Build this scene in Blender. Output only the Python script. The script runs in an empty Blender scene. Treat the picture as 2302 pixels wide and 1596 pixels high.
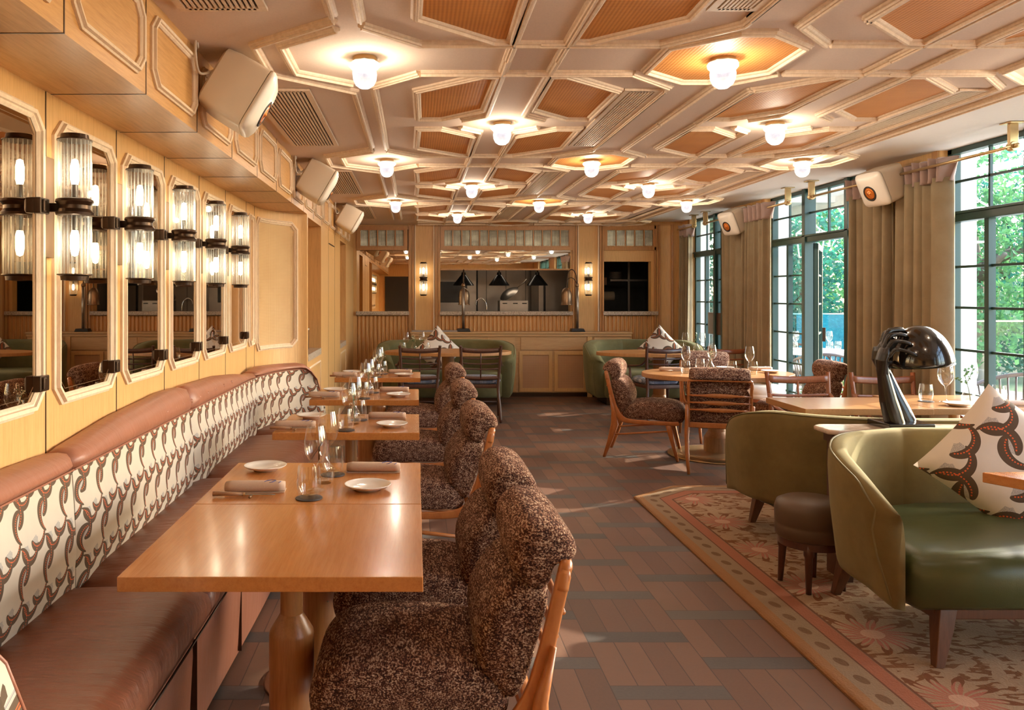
import bpy, math, random
from mathutils import Vector, Matrix
R = math.radians
PI = math.pi
random.seed(7)
sc = bpy.context.scene
col = sc.collection
# ------------------------------------------------------------------ camera, light, exposure
cam_d = bpy.data.cameras.new('camera'); cam = bpy.data.objects.new('camera', cam_d); col.objects.link(cam)
cam.location = (0, 0, 1.45); cam.rotation_euler = (R(90), 0, 0)
cam_d.sensor_width = 36; cam_d.lens = 36*1800/2302
cam_d.shift_x = 0.0934; cam_d.shift_y = -0.0582; cam_d.clip_start = 0.05; cam_d.clip_end = 200
sc.camera = cam
sc.view_settings.view_transform = 'Standard'; sc.view_settings.look = 'None'
sc.view_settings.gamma = 1.0; sc.view_settings.exposure = 0.36
sc.cycles.max_bounces = 8; sc.cycles.diffuse_bounces = 5; sc.cycles.glossy_bounces = 4
sc.cycles.transmission_bounces = 6; sc.cycles.transparent_max_bounces = 24
sc.cycles.caustics_reflective = False; sc.cycles.caustics_refractive = False
sc.cycles.sample_clamp_indirect = 6.0
SUN_DIR = (-0.86, -0.51, -0.46)      # the way the light travels: in through the right-hand windows
sun_d = bpy.data.lights.new('sun', 'SUN'); sun = bpy.data.objects.new('sun', sun_d); col.objects.link(sun)
sun_d.energy = 9.0; sun_d.color = (1.0, 0.87, 0.70); sun_d.angle = R(0.9)
sun.rotation_euler = Vector(SUN_DIR).to_track_quat('-Z', 'Y').to_euler()
world = bpy.data.worlds.new('world'); sc.world = world; world.use_nodes = True
wn = world.node_tree; wn.nodes.clear()
wo = wn.nodes.new('ShaderNodeOutputWorld'); wb = wn.nodes.new('ShaderNodeBackground')
sky = wn.nodes.new('ShaderNodeTexSky'); sky.sky_type = 'NISHITA'; sky.sun_disc = False
sky.sun_elevation = R(28); sky.sun_rotation = R(68); sky.air_density = 1.0; sky.dust_density = 2.0
wb.inputs['Strength'].default_value = 1.75
wn.links.new(sky.outputs[0], wb.inputs['Color']); wn.links.new(wb.outputs[0], wo.inputs[0])
CEIL_LAMP = 16.5      # watts of the bulb in each ceiling globe
SCONCE_LAMP = 34.0    # emission of the wall light bulbs

# ------------------------------------------------------------------ shader helpers
class X:
    nt = None
    def __init__(s, k): s.k = k
    @staticmethod
    def op(o, *a):
        n = X.nt.nodes.new('ShaderNodeMath'); n.operation = o
        for i, v in enumerate(a):
            if isinstance(v, X): X.nt.links.new(v.k, n.inputs[i])
            else: n.inputs[i].default_value = v
        return X(n.outputs[0])
    def __add__(s, o): return X.op('ADD', s, o)
    __radd__ = __add__
    def __sub__(s, o): return X.op('SUBTRACT', s, o)
    def __rsub__(s, o): return X.op('SUBTRACT', o, s)
    def __mul__(s, o): return X.op('MULTIPLY', s, o)
    __rmul__ = __mul__
    def __truediv__(s, o): return X.op('DIVIDE', s, o)
    def lt(s, o): return X.op('LESS_THAN', s, o)
    def gt(s, o): return X.op('GREATER_THAN', s, o)
    def fl(s): return X.op('FLOOR', s)
    def fr(s): return X.op('FRACT', s)
    def ab(s): return X.op('ABSOLUTE', s)
    def mod(s, o): return X.op('FLOORED_MODULO', s, o)
    def mx(s, o): return X.op('MAXIMUM', s, o)
    def mn(s, o): return X.op('MINIMUM', s, o)
    def sq(s): return X.op('SQRT', s)
    def sin(s): return X.op('SINE', s)
    def cos(s): return X.op('COSINE', s)
def hyp(a, b): return (a*a + b*b).sq()
def at2(a, b): return X.op('ARCTAN2', a, b)

def new_mat(name):
    m = bpy.data.materials.new(name); m.use_nodes = True
    nt = m.node_tree; b = nt.nodes['Principled BSDF']; X.nt = nt
    return m, nt, b
def c4(c): return (c[0], c[1], c[2], 1)
def coords(nt, kind='Object', scale=None, rot=None):
    t = nt.nodes.new('ShaderNodeTexCoord'); s = t.outputs[kind]
    if scale or rot:
        mp = nt.nodes.new('ShaderNodeMapping'); nt.links.new(s, mp.inputs[0])
        if scale: mp.inputs['Scale'].default_value = scale
        if rot: mp.inputs['Rotation'].default_value = rot
        s = mp.outputs[0]
    return s
def sep(nt, s):
    n = nt.nodes.new('ShaderNodeSeparateXYZ'); nt.links.new(s, n.inputs[0])
    return X(n.outputs[0]), X(n.outputs[1]), X(n.outputs[2])
def noise(nt, s, scale, detail=3, rough=.55, col_=False):
    n = nt.nodes.new('ShaderNodeTexNoise'); nt.links.new(s, n.inputs['Vector'])
    n.inputs['Scale'].default_value = scale; n.inputs['Detail'].default_value = detail
    n.inputs['Roughness'].default_value = rough
    return n.outputs['Color' if col_ else 'Fac']
def mixc(nt, f, a, b):
    n = nt.nodes.new('ShaderNodeMix'); n.data_type = 'RGBA'
    for sock, v in ((n.inputs[0], f), (n.inputs[6], a), (n.inputs[7], b)):
        if isinstance(v, X): nt.links.new(v.k, sock)
        elif isinstance(v, (tuple, list)): sock.default_value = c4(v)
        elif isinstance(v, (int, float)): sock.default_value = v
        else: nt.links.new(v, sock)
    return n.outputs[2]
def ramp(nt, s, stops, interp='LINEAR'):
    n = nt.nodes.new('ShaderNodeValToRGB'); n.color_ramp.interpolation = interp
    e = n.color_ramp.elements
    while len(e) > 1: e.remove(e[-1])
    e[0].position = stops[0][0]; e[0].color = c4(stops[0][1])
    for p, c in stops[1:]:
        q = e.new(p); q.color = c4(c)
    nt.links.new(s.k if isinstance(s, X) else s, n.inputs[0])
    return n.outputs[0]
def bump(nt, b, s, strength=.3, dist=.002):
    n = nt.nodes.new('ShaderNodeBump'); n.inputs['Strength'].default_value = strength
    n.inputs['Distance'].default_value = dist
    nt.links.new(s.k if isinstance(s, X) else s, n.inputs['Height']); nt.links.new(n.outputs[0], b.inputs['Normal'])
def flat(name, c, rough=.5, metal=0, var=.06, vs=12, **kw):
    m, nt, b = new_mat(name)
    v = noise(nt, coords(nt), vs, 3)
    lo = tuple(x*(1-var) for x in c); hi = tuple(min(1, x*(1+var)) for x in c)
    nt.links.new(mixc(nt, v, lo, hi), b.inputs['Base Color'])
    b.inputs['Roughness'].default_value = rough; b.inputs['Metallic'].default_value = metal
    for k, x in kw.items(): b.inputs[k].default_value = x
    return m
def wood(name, c1, c2, rough=.45, stretch=(14, 14, .8), gs=6, coat=0, spec=.5):
    m, nt, b = new_mat(name)
    co = coords(nt, 'Object', stretch)
    g = noise(nt, co, gs, 6, .65)
    f = noise(nt, co, gs*5, 2, .5)
    k = X(g)*.75 + X(f)*.25
    nt.links.new(ramp(nt, k, [(.3, c2), (.55, c1), (.75, tuple(min(1, x*1.12) for x in c1))]), b.inputs['Base Color'])
    b.inputs['Roughness'].default_value = rough; b.inputs['Specular IOR Level'].default_value = spec
    if coat: b.inputs['Coat Weight'].default_value = coat; b.inputs['Coat Roughness'].default_value = .12
    bump(nt, b, k, .12, .001)
    return m
M = {}
M['oak_v'] = wood('pale_oak_vertical', (.68, .41, .165), (.56, .31, .11), .42)
M['oak_y'] = wood('pale_oak_lengthwise', (.62, .34, .12), (.48, .235, .07), .42, (14, .8, 14))
M['oak_x'] = wood('pale_oak_crosswise', (.56, .35, .165), (.46, .26, .11), .35, (.8, 14, 14))
M['oak_dark'] = wood('warm_oak', (.47, .235, .085), (.36, .165, .05), .4)
M['oak_slat'] = wood('slat_oak', (.62, .34, .13), (.50, .22, .06), .4)
M['moulding'] = wood('limed_moulding', (.78, .62, .46), (.68, .51, .35), .6, (9, 9, 2), 6, 0, .3)
M['table_top'] = wood('lacquered_table_oak', (.50, .195, .05), (.41, .145, .032), .22, (18, .9, 18), 5, .35)
M['table_edge'] = wood('lacquered_table_edge', (.42, .17, .05), (.32, .11, .028), .3, (1, 18, 18), 5, .2)
M['pedestal'] = wood('pedestal_oak', (.38, .17, .055), (.27, .105, .03), .35)
M['pedestal_pale'] = wood('pale_pedestal_oak', (.55, .33, .17), (.44, .24, .11), .4)
M['chair_wood'] = wood('chair_cherry', (.42, .15, .04), (.33, .10, .024), .32, (5, 5, 2), 5, .2)
M['dark_wood'] = wood('dark_mahogany', (.085, .032, .018), (.05, .018, .011), .32, (6, 6, 2), 5, .25)
M['red_wood'] = wood('reddish_beech', (.30, .10, .04), (.22, .07, .028), .32, (6, 6, 2), 5, .2)
M['leg_wood'] = wood('walnut_leg', (.12, .05, .025), (.07, .028, .014), .38)
M['round_top'] = wood('round_table_oak', (.46, .24, .10), (.38, .18, .07), .28, (18, .9, 18), 5, .3)
M['ceiling'] = flat('ceiling_plaster', (.72, .575, .465), .85, vs=150, var=.09, **{'Specular IOR Level': .15})
M['ceiling_white'] = flat('white_ceiling', (.78, .73, .68), .8, vs=30, var=.03)
M['bronze'] = flat('dark_bronze', (.06, .035, .022), .32, .75)
M['bronze_light'] = flat('brushed_bronze', (.30, .19, .11), .35, .8)
M['brass'] = flat('brass', (.62, .45, .24), .3, .85)
M['brass_pin'] = flat('brass_ring', (.5, .3, .12), .35, .5)
M['steel'] = flat('brushed_steel', (.36, .32, .28), .33, .9, var=.25, vs=3)
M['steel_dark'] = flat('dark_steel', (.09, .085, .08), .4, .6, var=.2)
M['chrome'] = flat('chrome', (.75, .73, .7), .1, 1)
M['black'] = flat('black_enamel', (.012, .011, .011), .25)
M['black_iron'] = flat('black_cast_base', (.02, .018, .018), .5)
M['green_frame'] = flat('dark_green_window_paint', (.014, .045, .038), .35, var=.15)
M['speaker'] = flat('speaker_shell', (.72, .62, .50), .35, var=.02)
M['speaker_front'] = flat('speaker_baffle', (.82, .76, .68), .3, var=.02)
M['orange'] = flat('copper_cone', (.75, .22, .04), .3, .5)
M['rubber'] = flat('black_rubber', (.02, .02, .02), .6)
M['plate'] = flat('white_porcelain', (.80, .76, .70), .12, var=.01)
M['napkin'] = flat('beige_linen', (.52, .37, .27), .9, var=.12, vs=200)
M['ink'] = flat('blue_embroidery', (.03, .05, .22), .7)
M['coaster'] = flat('dark_coaster', (.03, .02, .02), .6)
M['knife_wood'] = flat('knife_handle_wood', (.30, .15, .07), .45)
M['stem'] = flat('plant_stem', (.08, .16, .05), .5, var=.2)
M['leaf'] = flat('sprig_leaf', (.10, .22, .08), .5, var=.3, vs=40)
M['blossom'] = flat('cream_blossom', (.75, .72, .55), .7, var=.15, vs=80)
M['cable'] = flat('white_cable', (.6, .5, .4), .5)
M['piping'] = flat('green_piping', (.16, .13, .05), .6)
M['stool_base'] = flat('stool_leather', (.10, .062, .036), .45, var=.15)
M['cream_leather'] = flat('cream_leather', (.68, .60, .48), .45)
M['terrace_floor'] = flat('pale_terrace_stone', (.62, .58, .52), .8, vs=3, var=.1)
M['pale_wall'] = flat('white_render', (.85, .82, .76), .8)
M['beige_wall'] = flat('beige_render', (.55, .47, .36), .8)
M['awning'] = flat('white_awning', (.86, .85, .82), .8)
M['rattan_dark'] = flat('grey_wicker', (.035, .024, .02), .5, var=.3)
M['white_cloth'] = flat('white_cloth', (.86, .84, .8), .9, var=.03)
M['white_metal'] = flat('white_metal', (.85, .84, .8), .35)
M['bark'] = flat('bark', (.11, .085, .06), .85, var=.4, vs=6)
M['grass'] = flat('lawn', (.07, .13, .04), .9, var=.4, vs=2)
M['glass_blue'] = None
M['header'] = flat('mauve_curtain_header', (.36, .25, .22), .9, var=.08)
M['tray'] = flat('grey_stone_tray', (.36, .31, .29), .4, var=.12, vs=60)
M['amber'] = flat('amber_glass', (.35, .14, .03), .1, var=.2)
M['lacquer'] = flat('black_lacquer', (.012, .010, .009), .16, **{'Coat Weight': .6, 'Coat Roughness': .05})
M['wax'] = flat('carved_black_patina', (.014, .011, .009), .24, var=.5, vs=50)

def glass_mat(name, tint, rough=.02, refl=1.0, body=0.0, bodycol=(1, 1, 1), flute=None):
    """thin-walled glass: see-through, with a mirror sheen that grows at grazing angles"""
    m, nt, b = new_mat(name); nt.nodes.remove(b)
    out = nt.nodes['Material Output']
    tr = nt.nodes.new('ShaderNodeBsdfTransparent'); tr.inputs[0].default_value = c4(tint)
    gl = nt.nodes.new('ShaderNodeBsdfGlossy'); gl.inputs['Roughness'].default_value = rough
    gl.inputs[0].default_value = (refl, refl, refl, 1)
    lw = nt.nodes.new('ShaderNodeLayerWeight'); lw.inputs[0].default_value = .5
    fr = X.op('POWER', X(lw.outputs['Facing']), 4.0)*.85 + .045
    mx = nt.nodes.new('ShaderNodeMixShader')
    nt.links.new(fr.k, mx.inputs[0]); nt.links.new(tr.outputs[0], mx.inputs[1]); nt.links.new(gl.outputs[0], mx.inputs[2])
    last = mx
    if body:
        tl = nt.nodes.new('ShaderNodeBsdfTranslucent'); tl.inputs[0].default_value = c4(bodycol)
        df = nt.nodes.new('ShaderNodeBsdfDiffuse'); df.inputs[0].default_value = c4(bodycol)
        m1 = nt.nodes.new('ShaderNodeMixShader'); m1.inputs[0].default_value = .4
        nt.links.new(tl.outputs[0], m1.inputs[1]); nt.links.new(df.outputs[0], m1.inputs[2])
        m2 = nt.nodes.new('ShaderNodeMixShader'); m2.inputs[0].default_value = body
        nt.links.new(mx.outputs[0], m2.inputs[1]); nt.links.new(m1.outputs[0], m2.inputs[2]); last = m2
    nt.links.new(last.outputs[0], out.inputs[0])
    return m
M['glass'] = glass_mat('clear_glass', (.97, .97, .96))
M['pane'] = glass_mat('window_glass', (.95, .98, .97), .01, .8)
M['glass_blue'] = glass_mat('blue_balustrade_glass', (.45, .85, .92), .02, 1, .25, (.1, .55, .7))
M['fluted'] = glass_mat('fluted_glass', (.93, .94, .92), .06, 1, .12, (.97, .98, .95))
def fluting(m, n):
    nt = m.node_tree; X.nt = nt; x, y, z = sep(nt, coords(nt))
    k = (at2(y, x)*n).sin()*.5 + .5
    mixes = [q for q in nt.nodes if q.type == 'MIX_SHADER' and abs(q.inputs[0].default_value - .12) < .001 and not q.inputs[0].is_linked]
    nt.links.new((k*k*k*.34 + .02).k, mixes[0].inputs[0])
fluting(M['fluted'], 22)
M['crystal'] = glass_mat('cut_crystal', (.92, .93, .9), .05, 1, .6, (1, 1, .97))
def emit_mat(name, c, s):
    m, nt, b = new_mat(name)
    b.inputs['Base Color'].default_value = c4(c); b.inputs['Emission Color'].default_value = c4(c)
    b.inputs['Emission Strength'].default_value = s
    return m
def globe_mat():
    m, nt, b = new_mat('lit_globe'); nt.nodes.remove(b)
    em = nt.nodes.new('ShaderNodeEmission'); tr = nt.nodes.new('ShaderNodeBsdfTransparent'); gl = nt.nodes.new('ShaderNodeBsdfGlossy')
    gl.inputs['Roughness'].default_value = .08
    lw = nt.nodes.new('ShaderNodeLayerWeight'); lw.inputs[0].default_value = .5; fc = X(lw.outputs['Facing'])
    nz = X(noise(nt, coords(nt, 'Object', (1, 1, .6)), 70, 2))
    nt.links.new(mixc(nt, fc, (.90, .89, 1.0), (1, .97, .88)), em.inputs[0]); nt.links.new((.62 + fc*.9 + nz*.35).k, em.inputs[1])
    m1 = nt.nodes.new('ShaderNodeMixShader'); m1.inputs[0].default_value = .62
    nt.links.new(tr.outputs[0], m1.inputs[1]); nt.links.new(em.outputs[0], m1.inputs[2])
    m2 = nt.nodes.new('ShaderNodeMixShader'); m2.inputs[0].default_value = .06
    nt.links.new(m1.outputs[0], m2.inputs[1]); nt.links.new(gl.outputs[0], m2.inputs[2])
    nt.links.new(m2.outputs[0], nt.nodes['Material Output'].inputs[0])
    return m
M['globe'] = globe_mat()
M['bulb'] = emit_mat('lit_bulb', (1.0, .84, .60), SCONCE_LAMP)
def mirror_mat(name, c, rough=.01):
    m, nt, b = new_mat(name)
    v = noise(nt, coords(nt), 5, 3)
    nt.links.new(mixc(nt, v, tuple(x*.94 for x in c), c), b.inputs['Base Color'])
    b.inputs['Metallic'].default_value = 1; b.inputs['Roughness'].default_value = rough
    return m
M['mirror'] = mirror_mat('bronze_mirror', (.58, .44, .31))
M['mirror_clear'] = mirror_mat('grey_mirror', (.66, .62, .55))

# woven cane: fine diagonal lattice in the surface
def rattan(name, c1, c2, sc_=90, kind='Object', strength=.6, plane='xy'):
    m, nt, b = new_mat(name)
    x, y, z = sep(nt, coords(nt, kind))
    if plane == 'yz': x = y; y = z
    if plane == 'xz': y = z
    a = ((x + y)*sc_*2.2).sin(); d = ((x - y)*sc_*2.2).sin()
    k = (a*d)*.5 + .5
    n = X(noise(nt, coords(nt, kind), 4, 3))
    f = k*.6 + n*.4
    nt.links.new(ramp(nt, f, [(.2, c2), (.7, c1)]), b.inputs['Base Color'])
    b.inputs['Roughness'].default_value = .6
    bump(nt, b, k, strength, .002)
    return m
M['rattan'] = rattan('orange_woven_cane', (.72, .32, .08), (.46, .165, .033), 90)
M['rattan_wall'] = rattan('pale_woven_cane', (.62, .42, .21), (.46, .27, .11), 120, plane='yz')
M['rattan_door'] = rattan('cabinet_woven_cane', (.56, .33, .17), (.42, .21, .09), 110, plane='xz')

def reeded():
    m, nt, b = new_mat('reeded_glass')
    x, y, z = sep(nt, coords(nt))
    w = (x*420).sin()*.5 + .5
    n = X(noise(nt, coords(nt, 'Object', (3, 1, 9)), 2, 2))
    nt.links.new(ramp(nt, w*.3 + n*.7, [(.25, (.10, .085, .06)), (.6, (.24, .22, .16)), (.85, (.42, .42, .32))]), b.inputs['Base Color'])
    b.inputs['Roughness'].default_value = .22; b.inputs['Metallic'].default_value = .5
    bump(nt, b, w, .7, .003)
    return m
M['reeded'] = reeded()

def granite():
    m, nt, b = new_mat('speckled_granite')
    n = noise(nt, coords(nt), 140, 2)
    nt.links.new(ramp(nt, n, [(.35, (.16, .11, .08)), (.5, (.50, .42, .34)), (.7, (.68, .60, .50))]), b.inputs['Base Color'])
    b.inputs['Roughness'].default_value = .3
    return m
M['granite'] = granite()
def marble():
    m, nt, b = new_mat('veined_marble')
    n = noise(nt, coords(nt), 9, 8, .7)
    nt.links.new(ramp(nt, n, [(.35, (.35, .24, .17)), (.5, (.62, .50, .40)), (.65, (.74, .66, .56))]), b.inputs['Base Color'])
    b.inputs['Roughness'].default_value = .12
    return m
M['marble'] = marble()

def floor_tiles():
    m, nt, b = new_mat('terracotta_basketweave')
    x, y, z = sep(nt, coords(nt))
    W = .423; P = .475; BAR = .10
    u = (x - .718)/W
    ci = u.fl(); fu = u.fr()
    off = ci.mod(2.0)*(.235)
    yy = (y - 3.348 - off)
    ri = (yy/P).fl(); fy = yy.mod(P)
    bar = fy.lt(BAR)
    bu = fu*4; bi = bu.fl(); fb = bu.fr()
    # grout: distance to nearest seam in metres
    gx_brick = (fb.mn(1 - fb))*(W/4)
    gx_col = (fu.mn(1 - fu))*W
    gy = (fy - BAR).ab().mn(fy).mn((P - fy))
    gb = gx_col.mn(gy)
    gk = gx_brick.mn(gy)
    g = bar*gb + (1 - bar)*gk
    grout = g.lt(.0018)
    h = ((ci*12.9898 + ri*78.233 + (1 - bar)*bi*37.719 + bar*11.1).sin()*43758.5453).fr()
    h2 = ((ci*3.17 + ri*9.83 + bi*(1 - bar)*5.3).sin()*917.13).fr()
    n1 = X(noise(nt, coords(nt), 5, 4)); n2 = X(noise(nt, coords(nt), 90, 3))
    tone = h*.55 + n1*.3 + n2*.25
    brick = ramp(nt, tone, [(.15, (.078, .044, .031)), (.45, (.13, .064, .042)), (.75, (.17, .088, .055)), (1, (.125, .09, .06))])
    barc = ramp(nt, h2*.5 + n2*.5, [(.2, (.060, .054, .052)), (.7, (.10, .085, .075))])
    c = mixc(nt, bar, brick, barc)
    c = mixc(nt, grout, c, (.05, .03, .022))
    nt.links.new(c, b.inputs['Base Color'])
    rr = n1*.15 + .42
    nt.links.new(rr.k, b.inputs['Roughness'])
    bump(nt, b, g.mn(.004)*120 + n2*.15, .35, .002)
    return m
M['floor'] = floor_tiles()

def boucle(name, sc_=1.0):
    m, nt, b = new_mat(name)
    co = coords(nt, 'Object', (125*sc_, 50*sc_, 165*sc_))
    n = noise(nt, co, 1.6, 3, .7)
    n2 = noise(nt, coords(nt, 'Object', (1, .5, 1.3)), 42*sc_, 2)
    k = X(n)*.8 + X(n2)*.2
    nt.links.new(ramp(nt, k, [(.38, (.012, .005, .006)), (.47, (.07, .022, .016)), (.52, (.23, .09, .05)), (.57, (.50, .33, .22)), (.66, (.80, .64, .48))]), b.inputs['Base Color'])
    b.inputs['Roughness'].default_value = .95; b.inputs['Specular IOR Level'].default_value = .15
    b.inputs['Sheen Weight'].default_value = .08; b.inputs['Sheen Tint'].default_value = (1, .6, .4, 1)
    bump(nt, b, k, 1.0, .012)
    return m
M['boucle'] = boucle('brown_cream_boucle')

def leather(name, c, wr=.5, rough=.38):
    m, nt, b = new_mat(name)
    n = noise(nt, coords(nt), 6, 4)
    nt.links.new(mixc(nt, n, tuple(x*.82 for x in c), tuple(min(1, x*1.12) for x in c)), b.inputs['Base Color'])
    b.inputs['Roughness'].default_value = rough
    w = noise(nt, coords(nt, 'Object', (1.2, 7, 1.5)), 3.2, 4, .6)
    f = noise(nt, coords(nt), 260, 2)
    bump(nt, b, X(w)*wr + X(f)*.03, .5, .02)
    return m
M['leather'] = leather('tan_rose_leather', (.235, .082, .042), .9)
M['leather_roll'] = leather('rose_leather_roll', (.34, .135, .08), .25)
M['green_leather'] = leather('green_leather', (.062, .080, .030), .12, .33)

def velvet(name, c, c2):
    m, nt, b = new_mat(name)
    n = noise(nt, coords(nt), 3.5, 5, .65)
    nt.links.new(ramp(nt, n, [(.3, c2), (.65, c)]), b.inputs['Base Color'])
    b.inputs['Roughness'].default_value = .85; b.inputs['Sheen Weight'].default_value = .22
    b.inputs['Sheen Tint'].default_value = (.8, .8, .5, 1); b.inputs['Specular IOR Level'].default_value = .2
    bump(nt, b, noise(nt, coords(nt), 500, 1), .15, .001)
    return m
M['velvet'] = velvet('olive_velvet', (.20, .15, .058), (.14, .10, .036))
M['velvet_green'] = velvet('sage_green_velvet', (.18, .165, .075), (.12, .115, .048))
M['curtain'] = velvet('sand_curtain_cloth', (.32, .25, .16), (.25, .185, .11))

def check_cloth():
    m, nt, b = new_mat('blue_grey_check_cloth')
    x, y, z = sep(nt, coords(nt))
    a = (x*340).sin().gt(0); c = (y*340).sin().gt(0)
    big = ((x*45).sin()*(y*45).sin()).gt(0)
    k = (a + c)*.5
    k = k*(big*.5 + .5)
    nt.links.new(ramp(nt, k, [(.1, (.10, .13, .20)), (.5, (.28, .32, .40)), (.9, (.55, .57, .60))]), b.inputs['Base Color'])
    b.inputs['Roughness'].default_value = .9
    return m
M['check'] = check_cloth()

def chain_cloth(name, s=1.0, base=(.60, .53, .43), asp=1.0):
    """cream cloth printed with dark curved links dotted in orange; UV in metres"""
    m, nt, b = new_mat(name)
    u, v, _ = sep(nt, coords(nt, 'UV'))
    u = u/(s*asp); v = v/s
    dark = None; dots = None; shade = None
    def arc(uu, vv, cx, cy, Rr, w, a0, span, ph):
        nonlocal dark, dots, shade
        dx = uu - cx; dy = vv - cy
        r = hyp(dx, dy)
        th = (at2(dy, dx) - a0).mod(2*PI)
        t = th/span
        inside = t.lt(1.0)
        taper = (t*PI).sin().mx(0.0).sq()*w + .004
        taper = taper*(1.25 - t*.6)
        e = (r - Rr).ab()
        d = e.lt(taper)*inside
        dd = (((t*17).fr() - .5).ab().lt(.27))*((r - Rr + w*.30).ab().lt(.011))*inside*(t.gt(.05))*(t.lt(.92))
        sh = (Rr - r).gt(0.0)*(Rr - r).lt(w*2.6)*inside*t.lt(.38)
        dark = d if dark is None else dark.mx(d)
        dots = dd if dots is None else dots.mx(dd)
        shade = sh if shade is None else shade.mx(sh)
    # cell 1 x 1 in scaled units, four staggered link families
    def cell(ox, oy, *a):
        uu = (u + ox).fr(); vv = (v + oy).fr()
        arc(uu, vv, *a)
    cell(0, 0, .40, .52, .31, .082, R(178), R(175), 0)
    cell(.5, .30, .44, .50, .34, .078, R(-72), R(150), 1)
    cell(.28, .62, .50, .48, .30, .080, R(92), R(150), 2)
    cell(.78, .86, .50, .52, .28, .076, R(200), R(165), 3)
    st = X(noise(nt, coords(nt, 'UV'), 150/s, 1)).gt(.50)
    n = noise(nt, coords(nt, 'UV'), 30, 3)
    c = mixc(nt, n, tuple(x*.93 for x in base), base)
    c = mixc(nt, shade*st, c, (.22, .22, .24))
    c = mixc(nt, dark, c, (.10, .065, .038))
    c = mixc(nt, dots, c, (.74, .13, .035))
    nt.links.new(c, b.inputs['Base Color'])
    b.inputs['Roughness'].default_value = .85
    bump(nt, b, dark + X(noise(nt, coords(nt, 'UV'), 600, 1))*.4, .25, .002)
    return m
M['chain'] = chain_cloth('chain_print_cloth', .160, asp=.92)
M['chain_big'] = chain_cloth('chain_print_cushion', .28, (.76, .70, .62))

def rug_mat():
    m, nt, b = new_mat('floral_wool_rug')
    co = coords(nt)
    x, y, z = sep(nt, co)     # object origin at the rug's near left corner: x across, y away
    nz = X(noise(nt, co, 3.0, 3)); nf = X(noise(nt, co, 140, 2))
    # distance in from the left edge and the clipped far-left corner
    dl = x; dt = 4.54 - y
    dd = ((x - 0.0)*.66 + (4.23 - y)*.75)
    e = dl.mn(dt).mn(dd)
    field = ramp(nt, nz*.7 + nf*.3, [(.3, (.27, .165, .095)), (.6, (.38, .255, .155)), (.8, (.45, .33, .22))])
    # flowers
    px = .72; py = .56
    row = ((x - .02)/px).fl()
    fx = (x - .02).mod(px) - px/2; fy = (y + row*.28 + .07).mod(py) - py/2
    wx = fx + (nz - .5)*.06; wy = fy + (nz - .5)*.04
    r = hyp(wx, wy); th = at2(wy, wx)
    pet = ((th*11 + r*14).sin()*.055 + .125)
    petal = r.lt(pet)*((th*22 + r*40).sin().gt(-.55))*r.gt(.045)
    core = r.lt(.045)
    dark_p = r.lt(pet + .028)*r.gt(pet - .02)*((th*11 + r*14).sin().gt(.1))
    w1 = (wx*30 + (y*18).sin()*1.6 + nz*26).sin()
    w2 = X(noise(nt, coords(nt, 'Object', (3, 9, 1)), 2.1, 2))
    stroke = (w2 - .5).ab().lt(.05)*r.gt(.16)*(w1.gt(-.35))
    c = mixc(nt, stroke, field, (.19, .085, .035))
    c = mixc(nt, petal, c, (.38, .14, .09))
    c = mixc(nt, core, c, (.50, .30, .20))
    c = mixc(nt, dark_p, c, (.18, .07, .03))
    # border bands
    bx = e
    s = (y + x*.35)
    ov = hyp((bx - .105)/.022, ((s.mod(.145)) - .072)/.036).lt(1.0)
    band = bx.lt(.245)
    c = mixc(nt, band, c, (.27, .19, .12))
    c = mixc(nt, bx.lt(.235)*bx.gt(.165), c, (.33, .13, .075))
    c = mixc(nt, (bx - .165).ab().lt(.004), c, (.16, .07, .04))
    c = mixc(nt, (bx - .243).ab().lt(.006), c, (.16, .07, .04))
    c = mixc(nt, ov*bx.lt(.165), c, (.17, .10, .055))
    c = mixc(nt, bx.lt(.055), c, (.30, .16, .075))
    nt.links.new(c, b.inputs['Base Color'])
    b.inputs['Roughness'].default_value = .95; b.inputs['Specular IOR Level'].default_value = .1
    bump(nt, b, nf + ov*1.5 + petal*.7 - stroke*.6, .7, .006)
    return m
M['rug'] = rug_mat()
def leafy(name, c1, c2, tl=.4):
    m, nt, b = new_mat(name)
    n = noise(nt, coords(nt), 1.7, 3)
    cc = mixc(nt, n, c1, c2)
    nt.links.new(cc, b.inputs['Base Color']); b.inputs['Roughness'].default_value = .5
    t = nt.nodes.new('ShaderNodeBsdfTranslucent'); nt.links.new(cc, t.inputs[0])
    mx = nt.nodes.new('ShaderNodeMixShader'); mx.inputs[0].default_value = tl
    nt.links.new(b.outputs[0], mx.inputs[1]); nt.links.new(t.outputs[0], mx.inputs[2])
    nt.links.new(mx.outputs[0], nt.nodes['Material Output'].inputs[0])
    return m
M['foliage'] = leafy('tree_leaves', (.03, .13, .055), (.12, .30, .11), .5)
M['foliage_b'] = leafy('bluegreen_leaves', (.015, .11, .075), (.05, .25, .18), .5)
M['shrub'] = leafy('shrub_leaves', (.04, .09, .02), (.14, .24, .07), .2)
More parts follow.
